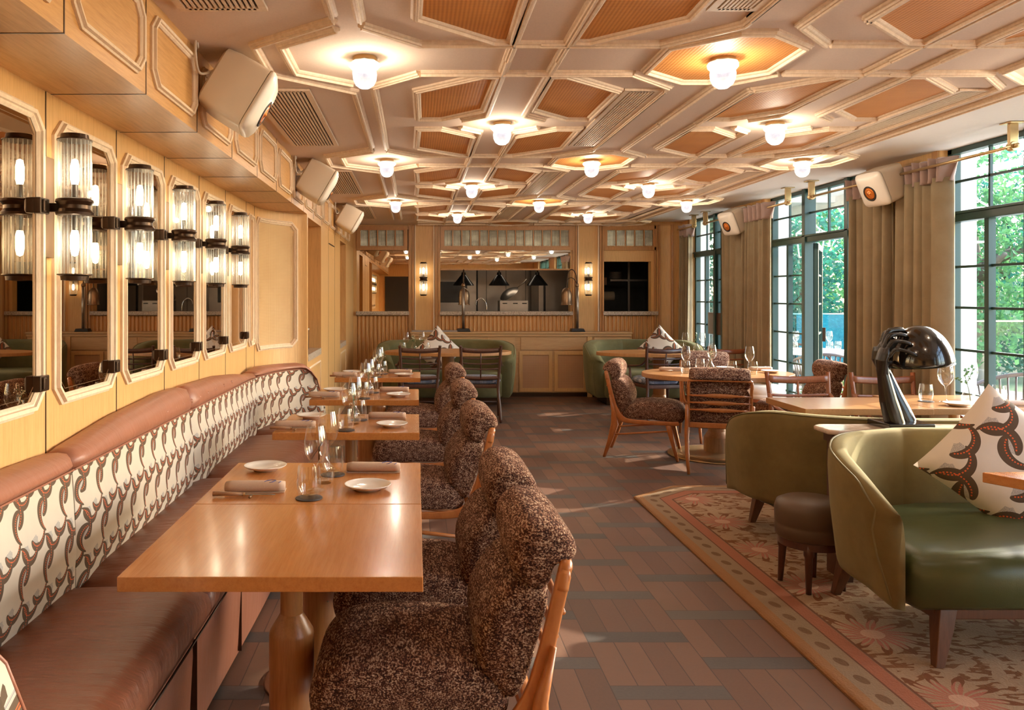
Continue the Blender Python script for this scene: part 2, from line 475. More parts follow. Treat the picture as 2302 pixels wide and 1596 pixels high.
# ------------------------------------------------------------------ mesh helpers
class MB:
    def __init__(s): s.v = []; s.f = []; s.uv = {}; s.smooth = False
    def add(s, vs, fs, uvs=None):
        o = len(s.v); s.v += [tuple(p) for p in vs]
        for f in fs: s.f.append(tuple(i + o for i in f))
        if uvs:
            for i, q in enumerate(uvs): s.uv[o + i] = q
        return s
    def box(s, x0, x1, y0, y1, z0, z1):
        vs = [(x, y, z) for z in (z0, z1) for y in (y0, y1) for x in (x0, x1)]
        return s.add(vs, [(0, 2, 3, 1), (4, 5, 7, 6), (0, 1, 5, 4), (2, 6, 7, 3), (0, 4, 6, 2), (1, 3, 7, 5)])
    def prism(s, poly, z0, z1, T=None):
        n = len(poly); T = T or (lambda a, b, h: (a, b, h))
        vs = [T(a, b, z0) for a, b in poly] + [T(a, b, z1) for a, b in poly]
        fs = [tuple(range(n - 1, -1, -1)), tuple(range(n, 2*n))] + [(i, (i + 1) % n, n + (i + 1) % n, n + i) for i in range(n)]
        return s.add(vs, fs)
    def rings(s, rs, closed=True, caps=True, uvs=None):
        n = len(rs[0]); vs = [p for r in rs for p in r]; fs = []
        for k in range(len(rs) - 1):
            for i in range(n if closed else n - 1):
                j = (i + 1) % n
                fs.append((k*n + i, k*n + j, (k + 1)*n + j, (k + 1)*n + i))
        if caps and closed:
            fs.append(tuple(range(n - 1, -1, -1))); fs.append(tuple(range((len(rs) - 1)*n, len(rs)*n)))
        return s.add(vs, fs, uvs)
    def lathe(s, prof, n=32, c=(0, 0, 0), ax=None, caps=False):
        rs = []
        for r, z in prof:
            rs.append([(c[0] + r*math.cos(2*PI*i/n), c[1] + r*math.sin(2*PI*i/n), c[2] + z) for i in range(n)])
        return s.rings(rs, True, caps)
    def tube(s, pts, r, n=8, caps=True):
        P = [Vector(p) for p in pts]; rr = r if isinstance(r, (list, tuple)) else [r]*len(P)
        up = None; rs = []
        for i, p in enumerate(P):
            t = (P[min(i + 1, len(P) - 1)] - P[max(i - 1, 0)]).normalized()
            if up is None:
                up = Vector((0, 0, 1)) if abs(t.z) < .9 else Vector((0, 1, 0))
            a = t.cross(up)
            if a.length < 1e-4: a = t.cross(Vector((1, 0, 0)))
            a.normalize(); b_ = a.cross(t).normalized(); up = b_
            q = rr[i] if isinstance(rr[i], (tuple, list)) else (rr[i], rr[i])
            rs.append([tuple(p + a*q[0]*math.cos(2*PI*k/n) + b_*q[1]*math.sin(2*PI*k/n)) for k in range(n)])
        return s.rings(rs, True, caps)
    def sweep(s, path, prof, T=None, closed=False):
        """path: 2D polyline (a,b); prof: list of (offset, height); mitred; T maps (a,b,h) to space"""
        T = T or (lambda a, b, h: (a, b, h)); n = len(path); rs = []
        for i in range(n):
            p = Vector(path[i])
            if closed or 0 < i < n - 1:
                d0 = (p - Vector(path[i - 1])).normalized(); d1 = (Vector(path[(i + 1) % n]) - p).normalized()
            elif i == 0: d0 = d1 = (Vector(path[1]) - p).normalized()
            else: d0 = d1 = (p - Vector(path[-2])).normalized()
            n0 = Vector((-d0.y, d0.x)); n1 = Vector((-d1.y, d1.x)); mm = n0 + n1
            if mm.length < 1e-6: mm = n0.copy()
            mm.normalize(); k = 1/max(.35, mm.dot(n0))
            rs.append([T(p.x + mm.x*o*k, p.y + mm.y*o*k, h) for o, h in prof])
        if closed: rs.append(rs[0])
        return s.rings(rs, True, not closed)
    def grid(s, fn, nu, nv, uvfn=None):
        vs = [fn(i/nu, j/nv) for j in range(nv + 1) for i in range(nu + 1)]
        uvs = [uvfn(i/nu, j/nv) for j in range(nv + 1) for i in range(nu + 1)] if uvfn else None
        fs = [(j*(nu + 1) + i, j*(nu + 1) + i + 1, (j + 1)*(nu + 1) + i + 1, (j + 1)*(nu + 1) + i) for j in range(nv) for i in range(nu)]
        return s.add(vs, fs, uvs)
    def build(s, name, m, parent=None, smooth=False, bevel=0, sub=0, loc=None, solid=0, auto=False, rot=None):
        me = bpy.data.meshes.new(name); me.from_pydata(s.v, [], s.f); me.validate(); me.update()
        if s.uv:
            ul = me.uv_layers.new(name='UVMap')
            for l in me.loops: ul.data[l.index].uv = s.uv.get(l.vertex_index, (0, 0))
        ms = m if isinstance(m, (list, tuple)) else [m]
        for q in ms: me.materials.append(M[q] if isinstance(q, str) else q)
        import bmesh
        bm = bmesh.new(); bm.from_mesh(me); bmesh.ops.recalc_face_normals(bm, faces=bm.faces); bm.to_mesh(me); bm.free()
        if smooth: me.polygons.foreach_set('use_smooth', [True]*len(me.polygons))
        o = bpy.data.objects.new(name, me); col.objects.link(o)
        if parent: o.parent = parent
        if loc: o.location = loc
        if rot: o.rotation_euler = rot
        if solid:
            md = o.modifiers.new('solid', 'SOLIDIFY'); md.thickness = solid; md.offset = 0
        if bevel:
            md = o.modifiers.new('bevel', 'BEVEL'); md.width = bevel; md.segments = 2; md.limit_method = 'ANGLE'; md.angle_limit = R(40)
            me.polygons.foreach_set('use_smooth', [True]*len(me.polygons))
            w = o.modifiers.new('wn', 'WEIGHTED_NORMAL'); w.keep_sharp = True
        if sub:
            md = o.modifiers.new('sub', 'SUBSURF'); md.levels = sub; md.render_levels = sub
        if auto:
            me.set_sharp_from_angle(angle=R(23))
        return o
def spl(pts, k=4, closed=False):
    n = len(pts); out = []
    rng = range(n) if closed else range(n - 1)
    for i in rng:
        if closed: p = [Vector(pts[(i + j) % n]) for j in (-1, 0, 1, 2)]
        else: p = [Vector(pts[max(0, min(n - 1, i + j))]) for j in (-1, 0, 1, 2)]
        for q in range(k):
            t = q/k
            out.append(tuple(.5*((2*p[1]) + (-p[0] + p[2])*t + (2*p[0] - 5*p[1] + 4*p[2] - p[3])*t*t + (-p[0] + 3*p[1] - 3*p[2] + p[3])*t*t*t)))
    if not closed: out.append(tuple(pts[-1]))
    return out
def lerp_tab(tab, x):
    if x <= tab[0][0]: return tab[0][1]
    for (a, b), (c, d) in zip(tab, tab[1:]):
        if x <= c: return b + (d - b)*(x - a)/(c - a)
    return tab[-1][1]
def chrect(a0, a1, b0, b1, c):
    return [(a0 + c, b0), (a1 - c, b0), (a1, b0 + c), (a1, b1 - c), (a1 - c, b1), (a0 + c, b1), (a0, b1 - c), (a0, b0 + c)]
def ellipse(rx, ry, n=48, cx=0, cy=0): return [(cx + rx*math.cos(2*PI*i/n), cy + ry*math.sin(2*PI*i/n)) for i in range(n)]
def tag(o, label=None, cat=None, group=None, kind=None):
    if label: o['label'] = label
    if cat: o['category'] = cat
    if group: o['group'] = group
    if kind: o['kind'] = kind
    return o
def thing(name, label, cat, loc=(0, 0, 0), rz=0, group=None):
    o = bpy.data.objects.new(name, None); col.objects.link(o); o.empty_display_size = .1
    o.location = loc; o.rotation_euler = (0, 0, rz)
    return tag(o, label, cat, group)
def struct(o): o['kind'] = 'structure'; return o
KIDS = {}
def dup(root, loc, rz=None, label=None, group=None):
    r = root.copy(); col.objects.link(r); r.location = loc
    if rz is not None: r.rotation_euler = (root.rotation_euler[0], root.rotation_euler[1], rz)
    if label: r['label'] = label
    if group: r['group'] = group
    def rec(a, b):
        for ch in [q for q in bpy.data.objects if q.parent == a]:
            c = ch.copy(); col.objects.link(c); c.parent = b; rec(ch, c)
    rec(root, r)
    return r
def cushion(prof, hw, nst=14, p=5, k=4, mins=.25):
    """closed (x,z) profile drawn across +-hw in y, rounded off at both ends"""
    pr = spl(prof, k, True); cx = sum(a for a, _ in pr)/len(pr); cz = sum(b for _, b in pr)/len(pr)
    rs = []
    for i in range(nst + 1):
        u = -math.cos(PI*i/nst)
        s = max(mins, (1 - abs(u)**p)**(1/p)) if abs(u) < 1 else mins
        # inset in metres rather than plain scale keeps slim cushions plump
        rs.append([(cx + (a - cx)*s, u*hw, cz + (b - cz)*s) for a, b in pr])
    mb = MB(); mb.rings(rs); return mb
def rbar(mb, pts, w, h, n=10):
    """flattened bar along pts: half sizes w (sideways) and h (up)"""
    return mb.tube(pts, [(w, h)]*len(pts), n)
# ================================================================== the room
CZ = 2.49; XS = -.929; XW = -1.255; YB = 11.8; XR = 3.95; Y0 = -3.2
struct(MB().box(-1.7, 9.0, Y0, 15.0, -.12, 0).build('floor', 'floor'))
# ---- ceiling: plaster field, white border by the windows, mouldings and cane panels
cl = struct(MB().box(-1.5, 3.06, Y0, 12.0, CZ, CZ + .2).build('ceiling', 'ceiling'))
MB().box(3.06, 4.15, Y0, 12.0, CZ + .045, CZ + .2).build('window_border', 'ceiling_white', cl)
PR = [(-.022, 0), (-.022, -.010), (-.014, -.013), (-.012, -.021), (-.004, -.021), (-.002, -.027), (.006, -.027), (.008, -.016), (.016, -.014), (.022, -.008), (.022, 0)]
def mould(polys, name='moulding', closed=False):
    mb = MB()
    for p in polys: mb.sweep(p, PR, lambda a, b, h: (a, b, CZ + h), closed)
    return mb.build(name, 'moulding', cl)
ROWS = [3.5 + 1.31*k for k in range(-4, 7)]
def ext(poly): return poly
for k in range(-2, 4):
    yc = 3.5 + 2.62*k        # crossing row: lamps in columns A, C, E
    for c in (.51, 2.19):
        lines = []
        # thin inner lines of the spine running along the room, and the cross arms
        for s in (-1, 1):
            x = c + s*.11
            for t in (-1, 1):
                lines.append([(x, yc), (x, yc + t*1.075), (c + s*.24, yc + t*1.20)])
                if abs(yc + t*.215) < 12: lines.append([(c, yc + t*.215), (c + s*.49, yc + t*.215)])
        if yc < 11.5: mould(lines)
        for s in (-1, 1):
            for t in (-1, 1):
                poly = [(.125, .25), (.195, .25), (.51, .53), (.50, 1.17), (.36, 1.17), (.135, .94)]
                pl = [(c + s*a, yc + t*b) for a, b in poly]
                if s*t < 0: pl = pl[::-1]
                if max(q[1] for q in pl) > 11.75: continue
                MB().prism(pl, CZ - .006, CZ + .01).build('cane_panel', 'rattan', cl)
                mould([pl], closed=True)
    for cx in (-.25, 1.34, 2.98):
        oc = [(.065, -.36), (.285, -.18), (.285, .18), (.065, .36), (-.065, .36), (-.285, .18), (-.285, -.18), (-.065, -.36)]
        pl = [(cx + a, yc + b) for a, b in oc]
        if cx < 0:
            outs = [[(cx - .06, yc + 2.07), (cx - .06, yc + .55), (cx - .43, yc + .22), (cx - .42, yc - .2), (cx - .06, yc - .5)],
                    [(cx + .04, yc + 2.12), (cx + .04, yc + .45), (cx + .265, yc + .215)],
                    [(cx + .04, yc - .44), (cx + .265, yc - .215)],
                    [(cx - .06, yc + .40), (cx - .31, yc + .20), (cx - .31, yc - .2), (cx - .06, yc - .40)]]
            if yc < 10.5: mould(outs)
        else:
            if yc < 11.4:
                if cx < 2: MB().prism(pl, CZ - .006, CZ + .01).build('cane_panel', 'rattan', cl)
                mould([pl], closed=True)
                o2 = []
                for t in (-1, 1):
                    o2.append([(cx - .34, yc + t*.215), (cx - .09, yc + t*.46), (cx - .09, yc + t*2.1)])
                    if cx < 2:
                        o2.append([(cx + .34, yc + t*.215), (cx + .13, yc + t*.44), (cx + .13, yc + t*1.3)])
                        o2.append([(cx + .35, yc + t*.5), (cx + .35, yc + t*1.3)])
                mould(o2)
mould([[(3.06, Y0), (3.06, 11.8)]]); mould([[(3.02, Y0), (3.02, 11.8)]])
# ---- ceiling vents
def vent(x0, x1, y0, y1, lab, n=11, group=None):
    t = thing('ceiling_vent', lab, 'vent', ((x0 + x1)/2, (y0 + y1)/2, CZ - .002))
    w = (x1 - x0)/2; l = (y1 - y0)/2
    MB().box(-w, w, -l, l, -.002, 0).build('dark_backing', 'black_iron', t)
    f = MB(); f.sweep([(-w, -l), (w, -l), (w, l), (-w, l)], [(-.014, -.012), (-.014, 0), (.014, 0), (.014, -.012)], closed=True); f.build('vent_frame', 'moulding', t)
    s = MB()
    for i in range(n):
        x = -w + .02 + (2*w - .04)*(i + .5)/n
        s.box(x - (w/n)*.45, x + (w/n)*.45, -l, l, -.012, -.003)
    s.build('vent_slats', 'moulding', t); return t
vn = ['nearest of the louvred ceiling vents along the left soffit, cut by the top edge', 'second louvred ceiling vent along the left soffit, behind the nearest left speaker', 'third louvred ceiling vent along the left soffit, beyond the second left speaker', 'farthest louvred ceiling vent along the left soffit, beside the third left speaker']
for i, k in enumerate((-1, 0, 1, 2)):
    vent(-.84, -.55, 4.03 + 2.62*k, 5.5 + 2.62*k, vn[i], 13)
vm = ['louvred vent in the middle ceiling bay cut off by the top edge of the picture', 'largest full louvred vent in the middle ceiling bay, between the cane panels', 'middle louvred vent of the central ceiling bay, smaller and beyond the largest', 'smallest louvred vent of the central ceiling bay, near the back wall']
for i, k in enumerate((-1, 0, 1, 2)):
    vent(1.06, 1.22, 4.03 + 2.62*k, 5.5 + 2.62*k, vm[i], 8)
vr = ['long louvred vent nearest the camera along the window side of the ceiling', 'second louvred vent along the window side of the ceiling, far from the camera']
for i, k in enumerate((0, 1)):
    vent(2.74, 2.9, 4.03 + 2.62*k, 5.5 + 2.62*k, vr[i], 8)

# ---- left wall with soffit
SE = [2.71 + .638*i for i in range(-9, 6)] + [6.2]
wl = MB().box(XW - .25, XW, Y0, 6.25, 0, CZ)
wl = struct(wl.build('wall_left', 'oak_v'))
def TY(x): return lambda a, b, h: (x + h, a, b)
FR = [(-.020, 0), (-.020, .008), (-.012, .016), (-.006, .016), (-.004, .024), (.008, .026), (.012, .014), (.020, .010), (.020, 0)]
seam = MB()
for y in SE: seam.box(XW - .001, XW + .0015, y - .003, y + .003, 0, 2.14)
seam.build('panel_seams', 'bronze', wl)
for y in SE[:-2]:
    if y < -1: continue
    g = MB(); g.sweep(chrect(y + .065, y + .575, 1.085, 2.045, .05)[::-1], FR, TY(XW), True); fr_ = g.build('mirror_frame', 'moulding', wl)
    if y < 5.0 + 1:
        p = MB(); p.prism(chrect(y + .075, y + .565, 1.095, 2.035, .045), .003, .006, TY(XW)); q = p.build('wall_mirror', 'mirror', wl)
        bv = MB(); bv.sweep(chrect(y + .10, y + .54, 1.12, 2.01, .035)[::-1], [(-.004, 0), (0, .0075), (.004, 0)], TY(XW), True); bv.build('bevel_line', 'bronze_light', q)
        for z in (1.16, 1.745):
            c = MB().box(XW + .004, XW + .032, y + .535, y + .60, z - .026, z + .026)
            c.box(XW + .03, XW + .040, y + .545, y + .565, z - .02, z + .02)
            c.build('mirror_clip', 'bronze', q, bevel=.004)
# narrow panel, then the wall swings out in a curve to meet the soffit
g = MB(); g.sweep(chrect(5.97, 6.13, 1.085, 2.045, .03)[::-1], FR, TY(XW), True); g.build('panel_moulding', 'moulding', wl)
CUR = spl([(-1.255, 6.2), (-1.245, 6.33), (-1.20, 6.50), (-1.115, 6.66), (-1.01, 6.77), (-.929, 6.80)], 6)
CL = [0]
for a, b in zip(CUR, CUR[1:]): CL.append(CL[-1] + math.dist(a, b))
LC = CL[-1]
def TC(a, b, h):
    a = max(0, min(LC*.9999, a))
    for i in range(len(CL) - 1):
        if a <= CL[i + 1]:
            t = (a - CL[i])/(CL[i + 1] - CL[i]); p = Vector(CUR[i]).lerp(Vector(CUR[i + 1]), t)
            d = (Vector(CUR[i + 1]) - Vector(CUR[i])).normalized(); return (p.x + d.y*h, p.y - d.x*h, b)
cw = MB(); cw.grid(lambda u, v: TC(u*LC, v*2.2, 0), 30, 1); cw = cw.build('curved_panel', 'oak_v', wl, smooth=True)
def dense(poly, n=8):
    out = []
    for i in range(len(poly)):
        a = poly[i]; b = poly[(i + 1) % len(poly)]
        k = n if abs(a[0] - b[0]) > .2 else 1
        for q in range(k): out.append((a[0] + (b[0] - a[0])*q/k, a[1] + (b[1] - a[1])*q/k))
    return out
q = MB(); q.sweep(dense(chrect(.05, LC - .10, 1.03, 2.05, .05))[::-1], FR, TC, True); q.build('panel_moulding', 'moulding', cw)
q = MB(); q.grid(lambda u, v: TC(.065 + u*(LC - .18), 1.045 + v*.99, .003), 24, 1); q.build('cane_inset', 'rattan_wall', cw)
# far stretch of wall flush with the soffit, with two niches
fw = MB()
N1 = (6.86, 7.80, .94, 2.12); N2 = (9.75, 10.55, .86, 2.12)
ys = [6.8, N1[0], N1[1], N2[0], N2[1], 12.0]
for a, b in ((ys[0], ys[1]), (ys[2], ys[3]), (ys[4], ys[5])): fw.box(XS - .05, XS, a, b, 0, 2.141)
for N in (N1, N2):
    fw.box(XS - .05, XS, N[0], N[1], 0, N[2] - .06); fw.box(XS - .05, XS, N[0], N[1], N[3], 2.141)
    fw.box(XS - .5, XS - .45, N[0] - .02, N[1] + .02, N[2] - .1, N[3] + .05)
    fw.box(XS - .45, XS - .05, N[0] - .03, N[0], N[2] - .1, N[3] + .05); fw.box(XS - .45, XS - .05, N[1], N[1] + .03, N[2] - .1, N[3] + .05)
    fw.box(XS - .45, XS - .05, N[0], N[1], N[3], N[3] + .03)
fw.build('niche_wall', 'oak_v', wl)
for N in (N1, N2):
    MB().box(XS - .44, XS + .004, N[0] + .001, N[1] - .001, N[2] - .06, N[2]).build('niche_sill', 'granite', wl)
    q = MB(); q.sweep(chrect(N[0] + .06, N[1] - .06, .30, N[2] - .12, .004)[::-1], [(-.008, 0), (-.008, .006), (.008, .006), (.008, 0)], TY(XS), True); q.build('niche_door_moulding', 'moulding', wl)
q = MB()
for y in (8.45, 9.1): q.box(XS - .001, XS + .0015, y - .003, y + .003, 0, 2.14)
q.build('panel_seams', 'bronze', wl)
q = MB(); q.sweep([(8.5, 2.0), (9.05, 2.0)], [(-.006, 0), (-.006, .004), (.006, .004), (.006, 0)], TY(XS)); q.build('slot_line', 'bronze', wl)
# soffit
sf = MB().box(XW - .3, XS, Y0, 6.9, 2.141, CZ + .1).box(-1.5, XS, 6.9, 12.0, 2.141, CZ + .1)
sf = struct(sf.build('trim_1', 'oak_y'))
sm = MB(); pm = MB()
for i in range(-7, 14):
    y = 2.11 + .64*i
    sm.box(XW, XS + .0015, y - .003, y + .003, 2.1395, 2.1405); sm.box(XS - .001, XS + .0015, y - .003, y + .003, 2.141, CZ)
    if y < 11: pm.sweep(chrect(y + .06, y + .58, 2.20, 2.43, .045)[::-1], [(o*.8, h*.8) for o, h in FR], TY(XS), True)
sm.build('soffit_seams', 'bronze', sf); pm.build('soffit_panel_mouldings', 'moulding', sf)

# ---- front wall behind the camera
wf = struct(MB().box(-1.7, 4.3, Y0 - .2, Y0, 0, 2.7).build('wall_front', 'oak_v'))
MB().box(-1.05, .3, Y0, Y0 + .03, 0, 2.08).build('opening_shade_panel', 'black_iron', wf)  # flat black panel; its colour stands for the darkness of an opening

# ---- back wall: built from posts, lintels and slatted fronts around three openings
def pxX(px, d=YB): return (px - 936)*d/1800
def pyZ(py, d=YB): return 1.45 - (py - 664)*d/1800
w = MB()
A0, A1 = pxX(802), pxX(918); B0, B1 = pxX(990), pxX(1282); C0, C1 = pxX(1356), pxX(1464)
ZT = 2.13; ZS = 1.215
w.box(-1.5, A0, YB, YB + .15, 0, 2.7).box(-1.5, .12, YB + .16, YB + .3, 0, 2.7).box(.1, 4.2, YB + .12, YB + .2, 2.38, 2.7)
w.box(A1, B0, YB, YB + .15, 0, 2.7); w.box(B1, C0, YB, YB + .15, 0, 2.7); w.box(pxX(1476), XR + .2, YB, YB + .15, 0, 2.7)
for a, b in ((A0, A1), (B0, B1), (C0, pxX(1476))):
    w.box(a, b, YB + .02, YB + .15, 0, 1.15); w.box(a, b, YB, YB + .15, 2.42, 2.7)
w.box(C0, pxX(1476) - .001, YB + .01, YB + .149, 1.95, ZT); w.box(C1, pxX(1476) - .001, YB + .01, YB + .149, 1.151, 1.95)
wb_ = struct(w.build('wall_back', 'oak_v'))
m_ = MB()
def TX(y): return lambda a, b, h: (a, y - h, b)
for px in (921, 929, 979, 987, 1288, 1295, 1349, 1355, 1472, 1481, 1510):
    m_.box(pxX(px) - .012, pxX(px) + .012, YB - .03, YB, 0, CZ)
m_.build('pilaster_strips', 'oak_dark', wb_)
m_ = MB()
for px in (933.5, 975, 1299, 1344.5): m_.box(pxX(px) - .008, pxX(px) + .008, YB - .036, YB, 0, CZ)
m_.build('pale_beads', 'moulding', wb_)
for a, b in ((A0, A1), (B0, B1 + .02), (C0, pxX(1476))):
    s = MB(); n = int((b - a)/.058)
    for i in range(n):
        x = a + (i + .5)*(b - a)/n; r = .019
        s.prism([(x + r*math.cos(t), YB + .02 - r*1.3*math.sin(t)) for t in [PI*k/6 for k in range(7)]], .02, 1.15)
    s.build('slatted_front', 'oak_slat', wb_, smooth=False)
    MB().box(a - .01, b + .01, YB - .06, YB + .15, 1.16, ZS).build('granite_ledge', 'granite', wb_, bevel=.004)
# transom lights
for a, b, n, lab in ((pxX(802), pxX(916), 5, 4), (B0, pxX(1287), 14, 5), (C0, pxX(1476), 5, 6)):
    f = MB(); z0, z1 = 2.115, 2.475
    f.box(a, b, YB - .03, YB + .02, z0, z0 + .045); f.box(a, b, YB - .03, YB + .02, z1 - .045, z1)
    f.box(a, a + .045, YB - .0295, YB + .02, z0 + .045, z1 - .045); f.box(b - .045, b, YB - .0295, YB + .02, z0 + .045, z1 - .045)
    f.box(a + .046, b - .046, YB - .015, YB + .019, z0 + .045, z0 + .065); f.box(a + .046, b - .046, YB - .015, YB + .019, z1 - .065, z1 - .045)
    for i in range(n + 1):
        x = a + .05 + (b - a - .10)*i/n; f.box(x - .008, x + .008, YB - .02, YB + .018, z0 + .046, z1 - .046)
    f = struct(f.build('window_%d' % lab, 'oak_dark'))
    MB().box(a + .045, b - .045, YB + .005, YB + .018, z0 + .045, z1 - .045).build('reeded_pane', 'reeded', f)
# mirrors of the back wall
MB().box(A0, A1, YB + .004, YB + .02, ZS, 2.11).build('dark_mirror', 'mirror', wb_)
MB().box(B0, B1, YB - .002, YB + .02, 1.84, 2.112).build('clear_mirror', 'mirror_clear', wb_)
MB().box(B0, B1, YB - .03, YB + .02, 1.82, 1.842).build('mirror_rail', 'oak_dark', wb_)

# ---- kitchen seen through the passes
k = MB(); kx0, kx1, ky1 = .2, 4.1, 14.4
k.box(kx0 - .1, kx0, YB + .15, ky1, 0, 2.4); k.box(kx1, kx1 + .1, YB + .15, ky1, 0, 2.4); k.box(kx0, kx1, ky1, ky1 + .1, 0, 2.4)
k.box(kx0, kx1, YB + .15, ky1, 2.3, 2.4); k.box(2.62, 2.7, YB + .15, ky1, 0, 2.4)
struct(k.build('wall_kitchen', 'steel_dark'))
kl = bpy.data.lights.new('unseen_kitchen_light', 'AREA'); klo = bpy.data.objects.new('unseen_kitchen_light', kl); col.objects.link(klo)  # unseen area lamp, added to brighten the kitchen steel
kl.shape = 'RECTANGLE'; kl.size = 1.4; kl.size_y = .3; kl.energy = 4; kl.color = (1, .82, .62); klo.location = (1.4, 12.6, 2.27)
t = thing('steel_refrigerator', 'tall stainless steel refrigerator with a black panel at the left of the open kitchen', 'refrigerator', (.72, 13.9, 0))
MB().box(-.45, .30, -.35, .35, 0, 2.15).build('body', 'steel', t, bevel=.01); MB().box(-.33, .14, -.37, -.35, 1.33, 1.68).build('display_panel', 'black', t)
t = thing('steel_cabinet', 'stainless steel cupboard with vents and long black handle, right in the open kitchen', 'cabinet', (2.3, 13.6, 0))
MB().box(-.28, .30, -.35, .5, 0, 2.15).build('body', 'steel', t, bevel=.01)
v = MB()
for i in range(8): v.box(-.2 + i*.055, -.17 + i*.055, -.36, -.345, 1.92, 2.02)
v.build('vent_slots', 'black', t); MB().box(-.2, -.165, -.38, -.35, 1.18, 1.62).build('handle', 'black', t)
t = thing('splashback', 'creased stainless steel splashback behind the kitchen stove', 'splashback', (1.55, 14.36, 0)); MB().box(-.45, .5, -.03, .02, .9, 2.1).build('sheet', 'steel', t)
v = MB()
for i in range(3): v.box(-.3 + i*.35, -.29 + i*.35, -.035, -.028, .9, 2.1)
v.build('sheet_joints', 'steel_dark', t)
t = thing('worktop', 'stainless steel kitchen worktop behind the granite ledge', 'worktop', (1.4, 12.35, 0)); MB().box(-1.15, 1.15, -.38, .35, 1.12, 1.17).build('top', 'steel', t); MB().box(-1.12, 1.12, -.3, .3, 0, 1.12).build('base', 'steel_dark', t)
t = thing('kitchen_tap', 'curved chrome tap arching over the kitchen pass', 'tap', (1.07, 12.2, 1.17))
MB().tube(spl([(0, 0, 0), (0, 0, .12), (-.03, 0, .2), (-.09, 0, .235), (-.15, 0, .2), (-.165, 0, .13)], 5), .009, 10).build('spout', 'chrome', t, smooth=True)
MB().lathe([(.022, 0), (.022, .02), (.012, .03)], 16).build('base', 'chrome', t, smooth=True)
t = thing('kitchen_appliance', 'low stainless box appliance with labels standing on the kitchen worktop', 'appliance', (1.5, 12.45, 1.17))
MB().box(-.22, .22, -.15, .15, 0, .2).build('body', 'steel', t, bevel=.006)
for x in (-.14, .02, .16): MB().box(x - .035, x + .035, -.154, -.149, .15, .165).build('label_strip', 'black', t)
t = thing('wok_lid', 'domed steel lid with a long handle leaning above the kitchen appliance', 'lid', (1.47, 12.7, 1.48)); t.rotation_euler = (R(20), R(-35), 0)
MB().lathe([(0, .06), (.06, .055), (.12, .03), (.16, 0), (.165, -.004)], 28).build('dome', 'steel', t, smooth=True)
MB().tube([(.16, 0, 0), (.3, 0, .01), (.36, 0, .03)], .009).build('handle', 'steel', t, smooth=True)
hx = [('black conical heat lamp hanging leftmost over the kitchen pass', 1042), ('black conical heat lamp hanging in the middle over the kitchen pass', 1122), ('black conical heat lamp hanging rightmost over the kitchen pass', 1208)]
for lab, px in hx:
    t = thing('pendant_heat_lamp', lab, 'lamp', (pxX(px, 12.15), 12.15, 1.60), 0, 'heat lamps hanging in the kitchen')
    MB().lathe([(.16, 0), (.155, .012), (.055, .14), (.035, .16), (.03, .2), (0, .2)], 28).build('shade', 'black', t, smooth=True, auto=True)
    MB().tube([(0, 0, .19), (0, 0, .70)], .014, 10).build('rod', 'steel', t, smooth=True)
# shelves in the right hand kitchen pass
t = thing('kitchen_shelf', 'steel wall shelves stacked with plates seen through the right pass', 'shelf', (3.3, 13.2, 1.35))
MB().box(-.15, .45, -.2, .2, .33, .36).box(-.15, .45, -.2, .2, .66, .69).build('shelf_board', 'steel', t)
MB().box(.13, .16, -.22, -.19, -.2, .9).build('post', 'steel', t)
q = MB()
for i in range(7): q.lathe([(.02, .36 + i*.017), (.10, .368 + i*.017), (.105, .372 + i*.017)], 20, (0, 0, 0))
tag(q.build('plate_stack', 'plate', None, smooth=True, loc=(3.28, 13.2, 1.36)), 'stack of plates on the kitchen shelf in the right pass', 'plates', kind='stuff')
q = MB().tube([(0, 0, 0), (.32, 0, 0)], .075, 16); tag(q.build('paper_roll', 'beige_wall', None, smooth=True, loc=(2.86, 12.9, 1.44)), 'brown paper roll lying in the right kitchen pass', 'roll')
q = MB().box(-.06, .06, -.05, .05, 0, .12); tag(q.build('paper_bag', 'knife_wood', None, loc=(3.02, 13.0, 1.62)), 'small brown bag hanging in the right kitchen pass', 'bag')

# ---- service counter in front of the back wall
cx0, cx1, cy = -.07, 3.066, 11.45
t = thing('service_counter', 'long pale oak service counter with drawers and cane doors under the kitchen pass', 'counter', ((cx0 + cx1)/2, (cy + YB)/2, 0))
t.location = (1.498, 11.62, 0); ox, oy = 1.498, 11.62
def L(mb): 
    mb.v = [(x - ox, y - oy, z) for x, y, z in mb.v]; return mb
L(MB().box(cx0, cx1, cy, YB - .045, .06, .90)).build('body', 'oak_x', t)
L(MB().box(cx0 + .05, cx1 - .02, cy + .04, YB - .05, 0, .06)).build('plinth', 'bronze', t)
L(MB().box(cx0 - .02, cx1 + .02, cy - .03, YB - .045, .90, .925).box(cx0 - .01, cx1 + .01, cy - .018, YB - .05, .86, .90)).build('counter_top', 'oak_x', t, bevel=.006)
for a, b in ((925, 1091), (1093, 1160), (1168, 1320), (1333, 1416)):
    q = MB().box(pxX(a, cy) + .015, pxX(b, cy) - .015, cy - .014, cy, .67, .85); L(q).build('drawer', 'oak_x', t, bevel=.003)
for a, b in ((1001, 1077), (1085, 1161), (1166, 1242), (1245, 1320), (1333, 1416), (925, 995)):
    x0, x1 = pxX(a, cy), pxX(b, cy)
    q = MB(); q.sweep([(x0 + .03, .10), (x1 - .03, .10), (x1 - .03, .625), (x0 + .03, .625)], [(-.026, 0), (-.026, .018), (.026, .018), (.026, 0)], TX(cy), True)
    d = L(q).build('door', 'oak_v', t, bevel=.003)
    q = MB().box(x0 + .05, x1 - .05, cy - .005, cy, .12, .61); L(q).build('cane_inset', 'rattan_door', d)
q = MB().box(pxX(1320, cy), pxX(1331, cy), cy - .02, cy, .0, .86); L(q).build('stile', 'oak_v', t)

